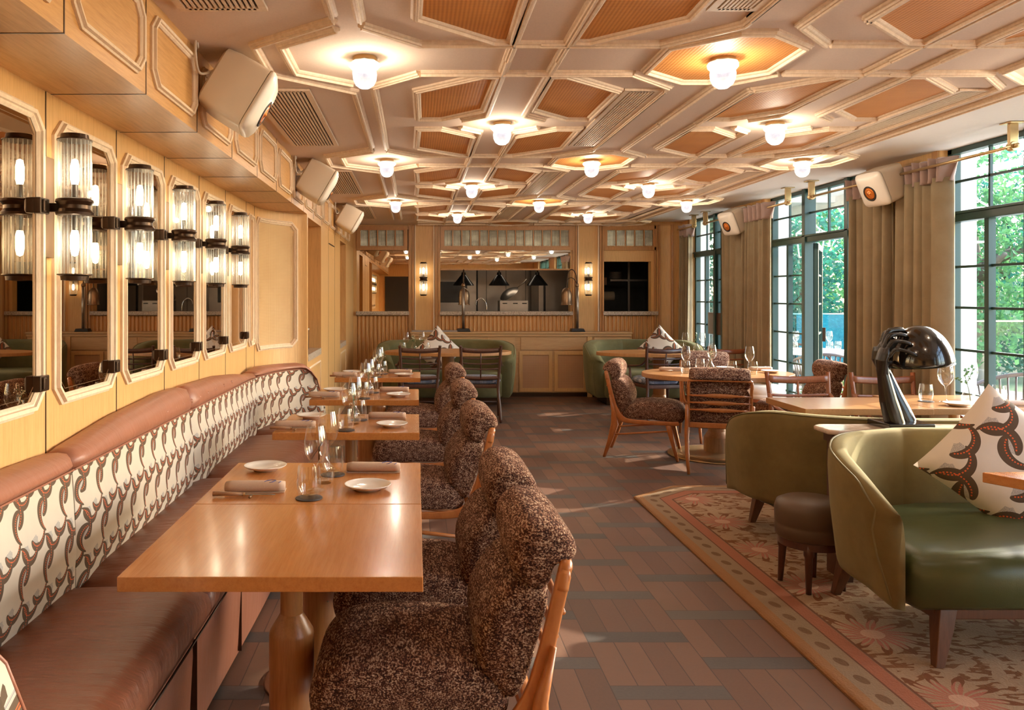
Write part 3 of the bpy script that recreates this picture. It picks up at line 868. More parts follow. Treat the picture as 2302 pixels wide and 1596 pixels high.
# ---- heat lamps on the counter
def heat_lamp(x, lab, side):
    t = thing('counter_heat_lamp', lab, 'lamp', (x, 11.6, .925))
    MB().prism([(-.105, 0), (-.085, .045), (.085, .045), (.105, 0)], -.07, .07, lambda a, b, h: (a, h, b)).build('base', 'black_iron', t, bevel=.006)
    MB().tube([(0, 0, .04), (0, 0, .67)], .021, 16).build('pole', 'steel', t, smooth=True)
    MB().lathe([(0, .64), (.02, .645), (.033, .67), (.02, .70), (0, .705)], 20).build('finial', 'bronze_light', t, smooth=True)
    dx, dy = side
    MB().tube(spl([(0, 0, .69), (dx*.15, dy*.15, .84), (dx*.5, dy*.5, .90), (dx*.85, dy*.85, .84), (dx, dy, .62)], 6), .008, 8).tube(spl([(0, 0, .69), (dx*.3, dy*.3, .76), (dx*.6, dy*.6, .78), (dx*.9, dy*.9, .74), (dx, dy, .62)], 6), .006, 8).build('arm', 'bronze', t, smooth=True)
    MB().lathe([(0, .64), (.02, .635), (.05, .615), (.073, .57), (.08, .52), (.08, .40), (.086, .395), (.086, .385), (.078, .385), (.075, .52), (.0, .60)], 32, (dx, dy, 0)).build('lamp_shade', 'bronze_light', t, smooth=True)
heat_lamp(.68, 'bronze domed heat lamp with straight pole, left one on the service counter', (.02, .14))
heat_lamp(2.33, 'bronze domed heat lamp with arched arm, right one on the service counter', (-.16, -.02))
tag(MB().box(-.33, .33, -.09, .09, 0, .02).build('service_tray', 'tray', None, bevel=.004, loc=(.26, 11.6, .925)), 'long grey tray lying at the left end of the service counter', 'tray')

# ---- niche contents
t = thing('glass_urn', 'amber glass jar with steel lid in the wall niche beyond the banquette', 'jar', (-1.12, 7.15, .94))
MB().lathe([(0, 0), (.10, 0), (.12, .02), (.12, .30), (.10, .33), (0, .33)], 28).build('jar_body', 'amber', t, smooth=True, auto=True)
MB().lathe([(.125, 0), (.125, .03), (.10, .03)], 28).build('base_ring', 'chrome', t, smooth=True); MB().lathe([(.10, .33), (.10, .345), (0, .36)], 28).build('lid', 'chrome', t, smooth=True)
t = thing('wooden_box', 'small dark wooden box with pale rim beside the amber jar in the niche', 'box', (-1.1, 7.55, .94))
MB().box(-.08, .08, -.05, .05, 0, .20).build('body', 'dark_wood', t, bevel=.004); MB().box(-.083, .083, -.053, .053, .185, .20).build('rim', 'plate', t)
# ================================================================== window wall
ZC = CZ + .045
w = MB()
WIN = [(3, 3.9, 6.0), (2, 6.95, 9.0), (1, 9.95, 11.45), (7, .9, 3.0), (8, -2.1, 0.0)]
piers = [(-3.2, -2.1), (0, .9), (3.0, 3.9), (6.0, 6.95), (9.0, 9.95), (11.45, 12.0)]
for a, b in piers: w.box(XR - .03, XR + .22, a, b, 0, 2.75)
w.box(XR + .02, XR + .22, Y0, 12, ZC + .002, 2.9)
wr = struct(w.build('wall_right', 'oak_v'))
q = MB()
for a, b in piers:
    q.box(XR - .045, XR - .03, a, a + .07, 0, ZC).box(XR - .045, XR - .03, b - .07, b, 0, ZC).box(XR - .045, XR - .03, a, b, 2.1, 2.13)
q.build('pier_mouldings', 'oak_dark', wr)
q = MB()
for a, b in piers: q.box(XR + .105, XR + .24, a - .012, b + .012, 0, 2.76)
q.build('white_pier_cladding', 'pale_wall', wr)
GF = 'green_frame'
HZ = [.42, .73, 1.05, 1.36, 1.66]
def window(n, a, b, open_leaf=False):
    L_ = b - a; f = MB(); X0, X1 = XR + .03, XR + .10
    f.box(X0, X1, a, a + .05, 0, ZC).box(X0, X1, b - .05, b, 0, ZC).box(X0, X1, a, b, ZC - .04, ZC)
    f.box(X0 - .015, X1, a, b, 1.99, 2.05).box(X0 - .03, X1 + .01, a, b, 2.045, 2.065)
    m1, m2 = a + .42, b - .82        # main posts: side light | door opening | side pair
    for m_ in (m1, m2): f.box(X0 - .03, X1 + .02, m_ - .032, m_ + .032, 0, ZC)
    f.box(X0, X1, a, b, 0, .05)
    f = struct(f.build('window_%d' % n, GF, bevel=.004))
    mu = MB()
    for z in (2.29,): mu.box(X0 + .02, X0 + .04, a, b, z - .009, z + .009)
    mid = (m1 + m2)/2
    for y in (mid, (a + m1)/2 + .3, (m2 + b)/2): mu.box(X0 + .02, X0 + .04, y - .009, y + .009, 2.05, ZC)
    for z in HZ:
        mu.box(X0 + .02, X0 + .04, a, m1, z - .009, z + .009).box(X0 + .02, X0 + .04, m2, b, z - .009, z + .009)
        if not open_leaf: mu.box(X0 + .02, X0 + .04, m1, m2, z - .009, z + .009)
    mu.build('muntins', GF, f)
    st = MB()
    y = (m2 + b)/2
    st.box(X0, X1 - .02, y - .022, y + .022, 0, 2.0)
    if not open_leaf: st.box(X0, X1 - .01, m1 + .04, m1 + .07, 0, 2.0).box(X0, X1 - .01, m2 - .07, m2 - .04, 0, 2.0)
    st.build('sash_stiles', GF, f)
    p = MB()
    def sheet(y0, y1, z0, z1): p.add([(X0 + .03, y0, z0), (X0 + .03, y1, z0), (X0 + .03, y1, z1), (X0 + .03, y0, z1)], [(0, 1, 2, 3)])
    sheet(a, b, 2.05, ZC - .03); sheet(a, m1, .05, 1.99); sheet(m2, b, .05, 1.99)
    if not open_leaf: sheet(m1, m2, .05, 1.99)
    p.build('glass_pane', 'pane', f)
    if open_leaf:
        # the leaf stands open, swung out to the terrace on the far post
        wd = m2 - m1 - .10; d = MB()
        d.box(0, wd, -.02, .02, 0.03, .10).box(0, wd, -.02, .02, 1.92, 1.98).box(0, .05, -.02, .02, .03, 1.98).box(wd - .05, wd, -.02, .02, .03, 1.98)
        for z in HZ: d.box(.05, wd - .05, -.01, .01, z - .009, z + .009)
        d = struct(d.build('door_1', GF, None, loc=(X1 + .01, m2 - .05, 0), rot=(0, 0, R(60))))
        MB().add([(.05, 0, .08), (wd - .05, 0, .08), (wd - .05, 0, 1.94), (.05, 0, 1.94)], [(0, 1, 2, 3)]).build('glass_pane', 'pane', d)
        MB().box(wd - .04, wd - .01, -.05, -.02, .95, 1.10).build('door_handle', 'bronze', d)
    return f
for n, a, b in WIN: window(n, a, b, n == 2)
# grey service box in the far window
w1 = bpy.data.objects['window_1']
MB().box(XR + .02, XR + .05, 10.1, 10.9, .93, 1.22).build('solid_panel', 'dark_wood', w1)

# ---- curtains
def curtain(lab, y0, y1, x0, hdr=True, amp=.062, folds=7, lean=0, seed=1, top=2.40):
    rnd = random.Random(seed)
    t = thing('curtain', lab, 'curtain', (x0, (y0 + y1)/2, 0)); L_ = (y1 - y0)/2
    ph = [rnd.uniform(0, 6.3) for _ in range(6)]
    def fx(u, v):
        y = -L_ + 2*L_*u; z = .02 + (top - .12)*v
        k = u*folds*2*PI; k2 = k*.62 + ph[0]
        a = amp*(1 - .30*v)
        w_ = math.sin(k + .8*math.sin(k2) + .25*math.sin(v*3 + ph[1])) + .55*math.sin(k2*1.3 + ph[2] + v*.6)
        return (a*w_*.8, y + .018*math.sin(k*1.0 + ph[3] + v), z)
    MB().grid(fx, folds*14, 14).build('cloth', 'curtain', t, smooth=True, solid=.006)
    def fh(u, v):
        y = (-L_ - .01 + 2*(L_ + .01)*u); z = top - .13 + .17*v; k = u*folds*2*PI
        fl = .018*v*v
        return ((amp*.8 + fl)*math.sin(k + 1.2*v), y*(1 + .05*v), z + .010*math.sin(k*1.5)*v)
    MB().grid(fh, folds*14, 6).build('gathered_header', 'header', t, smooth=True, solid=.005)
    return t
curtain('wide sand curtain with mauve gathered top behind the black lamp', 5.72, 6.25, 3.80, seed=1, folds=6)
curtain('dark sand curtain hanging below the nearest window-side speaker, left of the wood pier', 6.38, 6.98, 3.79, seed=2, folds=6)
curtain('sand coloured curtain with mauve gathered top right of the farther window-side speaker', 8.5, 9.15, 3.74, seed=3, folds=6)
curtain('narrow dark sand curtain directly beneath the farther window-side speaker', 9.28, 9.85, 3.79, seed=4, folds=5)
curtain('farthest curtain with mauve gathered top, beside the back wall', 11.15, 11.5, 3.82, seed=5, folds=4)
curtain('curtain on the window side nearest the camera, out past the right edge', 3.05, 3.75, 3.76, seed=6, folds=8)
def rod(lab, y0, y1, bys):
    t = thing('curtain_rod', lab, 'curtain rod', (3.74, (y0 + y1)/2, 2.385)); L_ = (y1 - y0)/2
    MB().tube([(0, -L_, 0), (0, L_, 0)], .011, 12).build('rod', 'brass', t, smooth=True)
    for by in bys:
        y = by - (y0 + y1)/2
        b = MB(); b.box(-.028, .028, y - .012, y + .012, -.02, .14); b.tube([(0, y - .02, 0), (0, y + .025, 0)], .03, 18); b.box(-.05, .05, y - .05, y + .05, .14, .149)
        b = b.build('rod_bracket', 'brass', t, bevel=.003)
        MB().tube([(0, y - .045, 0), (0, y - .018, 0)], .015, 12).build('rod_end_knob', 'brass', b, smooth=True)
    return t
rod('brass curtain rod with ceiling brackets, nearest the camera at top right', 4.98, 6.25, (5.02,))
rod('brass curtain rod passing behind the nearest right speaker', 6.38, 7.62, (7.58,))
rod('brass curtain rod with bracket at the middle window, by the farther right speaker', 8.02, 9.15, (8.06,))
rod('brass curtain rod ending in a bracket just beyond the farther right speaker', 9.28, 10.4, (10.36,))
rod('farthest brass curtain rod, short one beside the back wall', 10.75, 11.45, (10.79,))

# ================================================================== speakers
def speaker(lab, loc, rz, tilt, cable=True, grp=None):
    t = thing('wall_speaker', lab, 'speaker', loc); t.rotation_euler = (0, 0, rz)
    # local: +x = the way the baffle faces; shell narrows to a rounded back
    def Tt(mb):
        c, s = math.cos(tilt), math.sin(tilt)
        mb.v = [(x*c + z*s, y, -x*s + z*c) for x, y, z in mb.v]; return mb
    secs = [(-.135, .105, .112), (-.125, .122, .128), (-.07, .130, .136), (0, .134, .139), (.070, .135, .140)]
    def ring(x, hw, hh, bul=0):
        pts = []
        for i in range(40):
            a = 2*PI*i/40; cc, ss = math.cos(a), math.sin(a)
            yy = hw*math.copysign(abs(cc)**.28, cc); zz = hh*math.copysign(abs(ss)**.28, ss)
            pts.append((x + bul*(1 - (yy/hw)**2*.6 - (zz/hh)**2*.6), yy, zz))
        return pts
    mb = MB(); mb.rings([ring(*s_) for s_ in secs]); Tt(mb).build('cabinet', 'speaker', t, smooth=True, auto=True)
    mb = MB(); mb.rings([ring(.073, .136, .141), ring(.088, .135, .140), ring(.100, .127, .132), ring(.113, .105, .110), ring(.121, .07, .075), ring(.124, .03, .03)])
    f = Tt(mb).build('front_baffle', 'speaker_front', t, smooth=True)
    mb = MB(); n = 32
    prof = [(.062, .112), (.062, .124), (.053, .127), (.050, .122)]
    mb.rings([[(x, r*math.cos(2*PI*i/n), r*math.sin(2*PI*i/n) - .02) for i in range(n)] for r, x in prof]); Tt(mb).build('driver_ring', 'rubber', f, smooth=True)
    prof = [(.051, .1245), (.035, .1255), (.014, .1262), (.012, .130), (.001, .134)]
    mb = MB(); mb.rings([[(x, r*math.cos(2*PI*i/n), r*math.sin(2*PI*i/n) - .02) for i in range(n)] for r, x in prof]); Tt(mb).build('driver_cone', 'orange', f, smooth=True)
    MB().box(-.165, -.10, -.03, .03, -.05, .05).build('wall_bracket', 'speaker', t, bevel=.004)
    if cable:
        MB().tube(spl([(-.10, -.06, .09), (-.16, -.14, .05), (-.175, -.17, .12), (-.175, -.16, .2), (-.17, -.13, .155)], 6), .006, 6).build('cable', 'cable', t, smooth=True)
    return t
speaker('largest white wall speaker with orange driver, nearest the camera on the left soffit', (XS + .175, 3.46, 2.315), R(9), R(30))
speaker('second white wall speaker along the left soffit', (XS + .175, 6.15, 2.315), R(9), R(30))
speaker('smallest white wall speaker on the left soffit near the back wall', (XS + .175, 9.1, 2.315), R(9), R(30))
speaker('white speaker with orange driver beside the mauve-topped curtain, nearest on the window side', (3.66, 6.30, 2.315), R(190), R(24), False)
speaker('farther white speaker with orange driver on the window side', (3.66, 9.22, 2.305), R(196), R(24), False)

# ================================================================== ceiling lamps
def ceil_light():
    t = thing('ceiling_light', '', 'light')
    MB().lathe([(0, 0), (.053, 0), (.053, -.016), (0, -.016)], 32).build('brass_ring', 'brass_pin', t, smooth=True, auto=True)
    g = MB(); g.lathe([(.050, -.014), (.064, -.024), (.071, -.038), (.056, -.054), (.050, -.056)], 8); g.lathe([(.046, -.016), (.060, -.030), (.052, -.052)], 16); g.build('crystal_collar', 'crystal', t)
    g = MB()
    rs = []
    for r, z in [(.050, -.054), (.053, -.072), (.050, -.098), (.040, -.120), (.022, -.134), (.004, -.138)]:
        rs.append([(r*(1 + .05*(i % 2))*math.cos(2*PI*i/20), r*(1 + .05*(i % 2))*math.sin(2*PI*i/20), z) for i in range(20)])
    g.rings(rs, True, False); g.build('lit_globe', 'globe', t, smooth=True)
    MB().lathe([(0, -.014), (.040, -.016), (.044, -.050), (.030, -.056), (0, -.056)], 24).build('bulb_holder', 'brass_pin', t, smooth=True, auto=True)  # holder made broad to block the bulb's light from the ceiling
    ld = bpy.data.lights.new('bulb_light', 'POINT'); lo = bpy.data.objects.new('bulb_light', ld); col.objects.link(lo); lo.parent = t
    ld.energy = CEIL_LAMP; ld.color = (1, .84, .65); ld.shadow_soft_size = .03; lo.location = (0, 0, -.098)
    return t
COLX = {'A': -.2256, 'B': .515, 'C': 1.34, 'D': 2.155, 'E': 2.95}
first = ceil_light(); used = False
nm = {0: 'in the first row nearest the camera', 1: 'in the second row', 2: 'in the third row', 3: 'in the fourth row', 4: 'in the fifth row', 5: 'in the last row before the back wall'}
side = {'A': 'leftmost crystal globe ceiling light', 'C': 'middle crystal globe ceiling light', 'E': 'rightmost crystal globe ceiling light', 'B': 'left crystal globe ceiling light', 'D': 'right crystal globe ceiling light'}
for k in range(-1, 6):
    y = 3.5 + 1.31*k
    for c in ('ACE' if k % 2 == 0 else 'BD'):
        if k >= 0: lab = '%s %s' % (side[c], nm[k])
        else: lab = 'crystal globe ceiling light above the camera, %s one of the pair out of the picture' % ('left' if c == 'B' else 'right')
        z = CZ if c != 'X' else CZ
        if k == 0 and c == 'C': lab = 'crystal globe ceiling light in the first row, set in the orange cane octagon'
        if k == 0 and c == 'E': lab = 'crystal globe ceiling light just past the top right corner'
        if not used: first.location = (COLX[c], y, z); tag(first, lab, None, 'crystal ceiling lights'); used = True
        else: dup(first, (COLX[c], y, z), None, lab, 'crystal ceiling lights')

# ================================================================== wall sconces
def sconce(lab):
    t = thing('wall_sconce', lab, 'wall light', (0, 0, 0), 0, 'fluted glass wall lights')
    # local: wall at x=-.10, tube axis at the origin, z=0 at the middle collar
    MB().box(-.099, -.085, -.035, .035, -.17, .17).build('back_plate', 'bronze_light', t, bevel=.002)
    MB().box(-.09, -.03, -.012, .012, -.014, .014).build('bracket_arm', 'bronze', t)
    MB().lathe([(.0, -.030), (.050, -.030), (.060, -.026), (.062, -.018), (.056, -.012), (.052, -.006), (.052, .006), (.056, .012), (.062, .018), (.060, .026), (.050, .030), (0, .030)], 40).build('middle_collar', 'bronze', t, smooth=True, auto=True)
    n = 22
    for s in (1, -1):
        rs = []
        for z in (.030*s, .225*s):
            rs.append([((.055 if i % 2 else .050)*math.cos(2*PI*i/(2*n)), (.055 if i % 2 else .048)*math.sin(2*PI*i/(2*n)), z) for i in range(2*n)])
        g = MB(); g.rings(rs, True, False); tb = g.build('fluted_tube', 'fluted', t)
        MB().lathe([(0, .225*s), (.057, .225*s), (.057, .228*s), (.046, .232*s), (.044, .246*s), (0, .248*s)], 36).build('end_cap', 'bronze', tb, smooth=True, auto=True)
        b = MB().lathe([(0, .075*s), (.010, .078*s), (.014, .095*s), (.014, .14*s), (.010, .16*s), (0, .165*s)], 14); b.build('bulb', 'bulb', tb, smooth=True)
        MB().lathe([(.011, .03*s), (.011, .078*s)], 14).build('bulb_holder', 'bronze', tb, smooth=True)
    return t
sl = ['largest fluted glass wall light, nearest the camera on the left wall', 'second fluted glass wall light along the left wall', 'third fluted glass wall light along the left wall', 'fourth fluted glass wall light along the left wall', 'farthest fluted glass wall light on the left wall, next to the curved panel']
s0 = sconce(sl[0]); s0.location = (-1.156, 2.71, 1.747)
for i in range(1, 5): dup(s0, (-1.156, 2.71 + .638*i, 1.747), 0, sl[i])
dup(s0, (-1.156, 2.71 - .638, 1.747), 0, 'fluted glass wall light on the left wall beside the camera, outside the picture')
dup(s0, (-1.156, 2.71 - 2*.638, 1.747), 0, 'fluted glass wall light on the left wall behind the camera, outside the picture')
dup(s0, (pxX(952, 11.7), 11.70, 1.69), R(-90), 'small fluted glass wall light on the left pilaster of the back wall')
dup(s0, (pxX(1323, 11.7), 11.70, 1.69), R(-90), 'small fluted glass wall light on the right pilaster of the back wall')
# ================================================================== boucle dining chairs
def boucle_chair(lab):
    t = thing('boucle_dining_chair', lab, 'chair')
    ox = .33
    def P(x, z): return (x - ox, z)
    roll = [P(.157, .773), P(.150, .82), P(.115, .858), P(.068, .866), (.02 - ox, .852), P(-.014, .815), P(-.020, .782), P(.002, .766), P(.040, .750), P(.055, .705), P(.085, .682), P(.13, .70), P(.152, .735)]
    back = [P(.055, .69), P(.10, .715), P(.165, .695), P(.215, .63), P(.245, .55), P(.235, .47), P(.19, .42), P(.15, .40), P(.115, .45), P(.085, .55), P(.06, .64)]
    seat = [P(.155, .40), P(.20, .475), P(.32, .500), P(.48, .505), P(.60, .492), P(.66, .455), P(.685, .395), P(.665, .335), P(.60, .335), P(.42, .348), P(.24, .348), P(.17, .355)]
    cushion(roll, .235, 16, 7).build('head_roll', 'boucle', t, smooth=True)
    cushion(back, .232, 16, 8).build('back_cushion', 'boucle', t, smooth=True)
    cushion(seat, .238, 16, 8).build('seat_cushion', 'boucle', t, smooth=True)
    for s in (-1, 1):
        y = s*.238
        pts = spl([(.020, .752), (.042, .66), (.075, .52), (.105, .42), (.155, .355), (.24, .332), (.42, .328), (.60, .330), (.64, .333)], 4)
        rs = []
        for i, (x, z) in enumerate(pts):
            u = i/(len(pts) - 1)
            hw = .026 + .014*math.exp(-((u - .42)/.16)**2); 
            a = Vector(pts[min(i + 1, len(pts) - 1)]) - Vector(pts[max(i - 1, 0)]); a.normalize(); nx, nz = -a.y, a.x
            hh = .011
            e = 1 if 0 < i < len(pts) - 1 else .6
            rs.append([(x - ox + nx*hw*e*.7*cc, y + hh*ss, z + nz*hw*e*.7*cc) for cc, ss in [(math.copysign(abs(math.cos(q))**.5, math.cos(q)), math.copysign(abs(math.sin(q))**.5, math.sin(q))) for q in [2*PI*j/14 + .2 for j in range(14)]]])
        MB().rings(rs).build('side_frame', 'chair_wood', t, smooth=True)
        # rear leg runs up beside the post, front leg splays forward
        MB().tube([P(.052, .56)[:1] + (y + s*.012, .56), (.085 - ox, y + s*.013, .42), (.095 - ox, y + s*.014, .30), (.05 - ox, y + s*.010, .14), (.0 - ox, y, 0)], [(.008, .014), (.020, .016), (.034, .018), (.022, .016), (.013, .012)], 12).build('rear_leg', 'chair_wood', t, smooth=True)
        MB().tube([(.545 - ox, y*.96, .335), (.565 - ox, y*.97, .26), (.60 - ox, y, .12), (.63 - ox, y, 0)], [(.026, .018), (.024, .018), (.018, .015), (.012, .011)], 12).build('front_leg', 'chair_wood', t, smooth=True)
        MB().tube([(.075 - ox, y, .205), (.32 - ox, y, .235), (.575 - ox, y*.97, .262)], [(.008, .008), (.013, .010), (.008, .008)], 10).build('stretcher', 'chair_wood', t, smooth=True)
    # back frame: bowed top rail, three shaped slats and a bottom rail
    mb = MB(); mb.tube(spl([(.030 - ox, -.240, .70), (.022 - ox, -.236, .745), (.015 - ox, -.21, .765), (.014 - ox, 0, .768), (.015 - ox, .21, .765), (.022 - ox, .236, .745), (.030 - ox, .240, .70)], 4), [(.018, .013)]*25, 10); mb.build('top_rail', 'chair_wood', t, smooth=True)
    for z, x in ((.64, .030), (.58, .048), (.52, .065)):
        q = MB(); q.tube([(x - ox - .005, y, z) for y in (-.235, -.14, -.07, 0, .07, .14, .235)], [(.007, .007), (.007, .009), (.008, .017), (.008, .020), (.008, .017), (.007, .009), (.007, .007)], 10); q.build('back_slat', 'chair_wood', t, smooth=True)
    MB().box(.100 - ox, .125 - ox, -.235, .235, .365, .41).build('bottom_rail', 'chair_wood', t, bevel=.006)
    MB().box(.60 - ox, .625 - ox, -.235, .235, .318, .342).build('front_rail', 'chair_wood', t, bevel=.006)
    return t
bc = [('brown and cream boucle chair nearest the camera, at the near end of the double table', .07, 2.28, 180),
      ('second boucle chair, tucked behind the nearest one at the double table', .065, 2.93, 180),
      ('third boucle chair in the left row, at the second banquette table', .07, 4.32, 181),
      ('fourth boucle chair in the left row, at the third banquette table', .06, 5.50, 180),
      ('farthest boucle chair of the left row, at the fourth banquette table', .07, 6.88, 180),
      ('side-on boucle chair standing left of the oval table on the open floor', 2.08, 7.30, -21),
      ('boucle chair seen from behind, its three wooden slats showing, before the oval table', 2.53, 6.73, 73),
      ('boucle chair on the far side of the oval table, only its back cushion showing', 3.02, 8.12, -90),
      ('boucle chair facing left at the window end of the oval table', 3.47, 7.22, 176)]
c0 = None
for lab, x, y, a in bc:
    if c0 is None: c0 = boucle_chair(lab); c0.location = (x, y, 0); c0.rotation_euler = (0, 0, R(a))
    else: dup(c0, (x, y, 0), R(a), lab)

# ================================================================== dark slatted armchairs
def armchair(lab, wd='dark_wood', seat='check', low=False):
    t = thing('slatted_armchair', lab, 'chair')
    # local: +y is the way it faces, back at y=-.22
    for s in (-1, 1):
        x = s*.215
        MB().tube(spl([(x*1.05, -.315, 0), (x, -.27, .2), (x*.93, -.235, .40), (x*1.0, -.25, .62), (x*1.06, -.285, .84), (x*1.07, -.292, .875)], 4), [.013] + [.017]*18 + [.019, .012], 10).build('rear_post', wd, t, smooth=True)
        MB().tube([(x*1.08, .24, 0), (x*1.08, .22, .25), (x*1.08, .205, .44), (x*1.15, .19, .60)], [.011, .016, .018, .013], 10).build('front_leg', wd, t, smooth=True)
        MB().tube(spl([(x*1.03, -.262, .72), (x*1.13, -.16, .655), (x*1.22, .02, .63), (x*1.22, .18, .62), (x*1.22, .225, .60)], 4), [(.016, .011)]*17, 10).build('armrest', wd, t, smooth=True)
        MB().tube([(x, -.26, .20), (x*1.05, .225, .21)], .009, 8).build('side_stretcher', wd, t, smooth=True)
    def bow(z, yb, hw, hh, nm, k=.02):
        pts = [(x_, yb - k*(1 - (x_/.22)**2), z + (.012*((x_/.22)**2) if nm == 'crest_rail' else .008*(x_/.22)**2)) for x_ in [-.225 + .45*i/12 for i in range(13)]]
        MB().tube(pts, [(hw, hh)]*13, 8).build(nm, wd, t, smooth=True)
    bow(.815, -.272, .010, .027, 'crest_rail')
    if not low:
        for z in (.725, .665, .605): bow(z, -.25, .008, .009, 'back_slat')
    else: bow(.70, -.25, .009, .011, 'back_slat')
    bow(.50, -.238, .010, .022, 'lower_rail')
    MB().tube([(0, -.29, .81), (0, -.27, .70), (0, -.262, .50)], .008, 8).build('back_spindle', wd, t, smooth=True)
    MB().prism([(-.20, -.235), (.20, -.235), (.245, .235), (-.245, .235)], .385, .43).build('seat_frame', wd, t, bevel=.008)
    MB().tube([(-.22, .225, .17), (.22, .225, .17)], .009, 8).build('front_stretcher', wd, t, smooth=True)
    q = MB(); n = 28
    def rr(f, z):
        out = []
        for i in range(n):
            a = 2*PI*i/n; c_, s_ = math.cos(a), math.sin(a)
            out.append((.235*f*math.copysign(abs(c_)**.5, c_), .225*f*math.copysign(abs(s_)**.5, s_), z))
        return out
    q.rings([rr(.9, .43), rr(1.0, .445), rr(1.03, .465), rr(1.0, .488), rr(.85, .503), rr(.4, .51)])
    q.build('seat_pad', seat, t, smooth=True)
    return t
a0 = armchair('dark slatted armchair with checked seat at the left-hand round table, left one of the pair')
a0.location = (.03, 9.42, 0); a0.rotation_euler = (0, 0, R(2))
dup(a0, (.745, 9.42, 0), R(-2), 'dark slatted armchair with checked seat at the left-hand round table, right one of the pair')
dup(a0, (2.80, 9.35, 0), R(6), 'dark slatted armchair with bright blue checked seat behind the side-on boucle chair')
rd = armchair('reddish brown slatted armchair behind the oval table, back towards the camera', 'red_wood'); rd.location = (3.52, 9.3, 0)
b0 = armchair('light reddish captain chair behind the rectangular tables, left one of the pair', 'red_wood', 'boucle', True)
b0.location = (2.86, 5.72, 0); b0.rotation_euler = (0, 0, R(180))
dup(b0, (3.47, 5.68, 0), R(180), 'light reddish captain chair behind the rectangular tables, partly hidden by the black lamp')

# ================================================================== tables
def pedestal(mb_parent, x, y, top, m='pedestal', big=1.0, disc=.21):
    MB().lathe([(0, top), (.05*big, top), (.032*big, top - .03), (.033*big, .525), (.063*big, .475), (.065*big, .465), (.065*big, .03), (0, .03)], 36, (x, y, 0)).build('turned_column', m, mb_parent, smooth=True, auto=True)
    MB().lathe([(0, .03), (disc*.45, .028), (disc*.97, .012), (disc, 0), (0, 0)], 48, (x, y, 0)).build('base_disc', 'bronze_light', mb_parent, smooth=True)
def sq_table(lab, x0, x1, y0, y1, cx=None):
    t = thing('square_table', lab, 'table', ((x0 + x1)/2, (y0 + y1)/2, 0)); w_, l_ = (x1 - x0)/2, (y1 - y0)/2
    MB().box(-w_, w_, -l_, l_, .712, .75).build('tabletop', 'table_top', t, bevel=.0025)
    pedestal(t, 0, 0, .712)
    return t
TB = [('double_a', -.745, .017, 1.99, 2.686), ('double_b', -.745, .017, 2.69, 3.35), ('second', -.735, .016, 4.08, 4.72), ('third', -.718, .018, 5.36, 5.98), ('fourth', -.694, .035, 6.79, 7.33)]
tl = ['bare wooden square table nearest the camera, with shiny lamp reflections on top', 'wooden square table pushed against the nearest one and laid for two', 'second laid wooden table along the banquette, after the gap', 'third laid wooden table along the banquette', 'farthest laid wooden table of the left row, at the banquette end']
for (n_, x0, x1, y0, y1), lab in zip(TB, tl): sq_table(lab, x0, x1, y0, y1)
def round_table(lab, x, y, rx, ry, m='round_top', ped='pedestal_pale', cr=1.0):
    t = thing('oval_table', lab, 'table', (x, y, 0))
    MB().prism(ellipse(rx, ry, 72), .708, .75).build('tabletop', m, t, bevel=.005)
    MB().lathe([(0, .708), (.10, .708), (.08, .68), (.075, .30), (.078, .22), (.112*cr, .17), (.115*cr, .15), (.115*cr, .035), (0, .035)], 40).build('turned_column', ped, t, smooth=True, auto=True)
    MB().lathe([(0, .04), (.30, .035), (.43, .012), (.43, 0), (0, 0)], 56).build('base_disc', 'brass', t, smooth=True)
    return t
round_table('pale oval table with turned pedestal in the middle right of the room, laid with glasses', 2.73, 7.27, .672, .49)
round_table('round wooden table in front of the left green sofa at the back', .40, 10.12, .80, .45, 'oak_dark', 'pedestal')
round_table('round wooden table in front of the right green sofa at the back', 3.02, 9.95, .78, .42, 'oak_dark', 'pedestal')
def rect_table(lab, x0, x1, y0, y1):
    t = thing('rectangular_table', lab, 'table', ((x0 + x1)/2, (y0 + y1)/2, 0)); w_, l_ = (x1 - x0)/2, (y1 - y0)/2
    MB().box(-w_, w_, -l_, l_, .71, .75).build('tabletop', 'round_top', t, bevel=.003); pedestal(t, 0, 0, .71, 'pedestal_pale'); return t
rect_table('empty rectangular wooden table behind the olive sofa, left of the black lamp', 2.40, 3.195, 4.94, 5.50)
rect_table('rectangular wooden table behind the olive sofa laid with glasses, right of the black lamp', 3.20, 3.90, 4.95, 5.62)
t = thing('corner_table', 'clipped-corner wooden table poking in at the right edge over the green seat', 'table', (2.75, 2.85, 0))
MB().prism([(-.51, .32), (-.41, .12), (-.41, -.35), (.5, -.35), (.5, .33), (-.3, .33)], .71, .75).build('tabletop', 'table_top', t, bevel=.003)
pedestal(t, .12, -.02, .71)

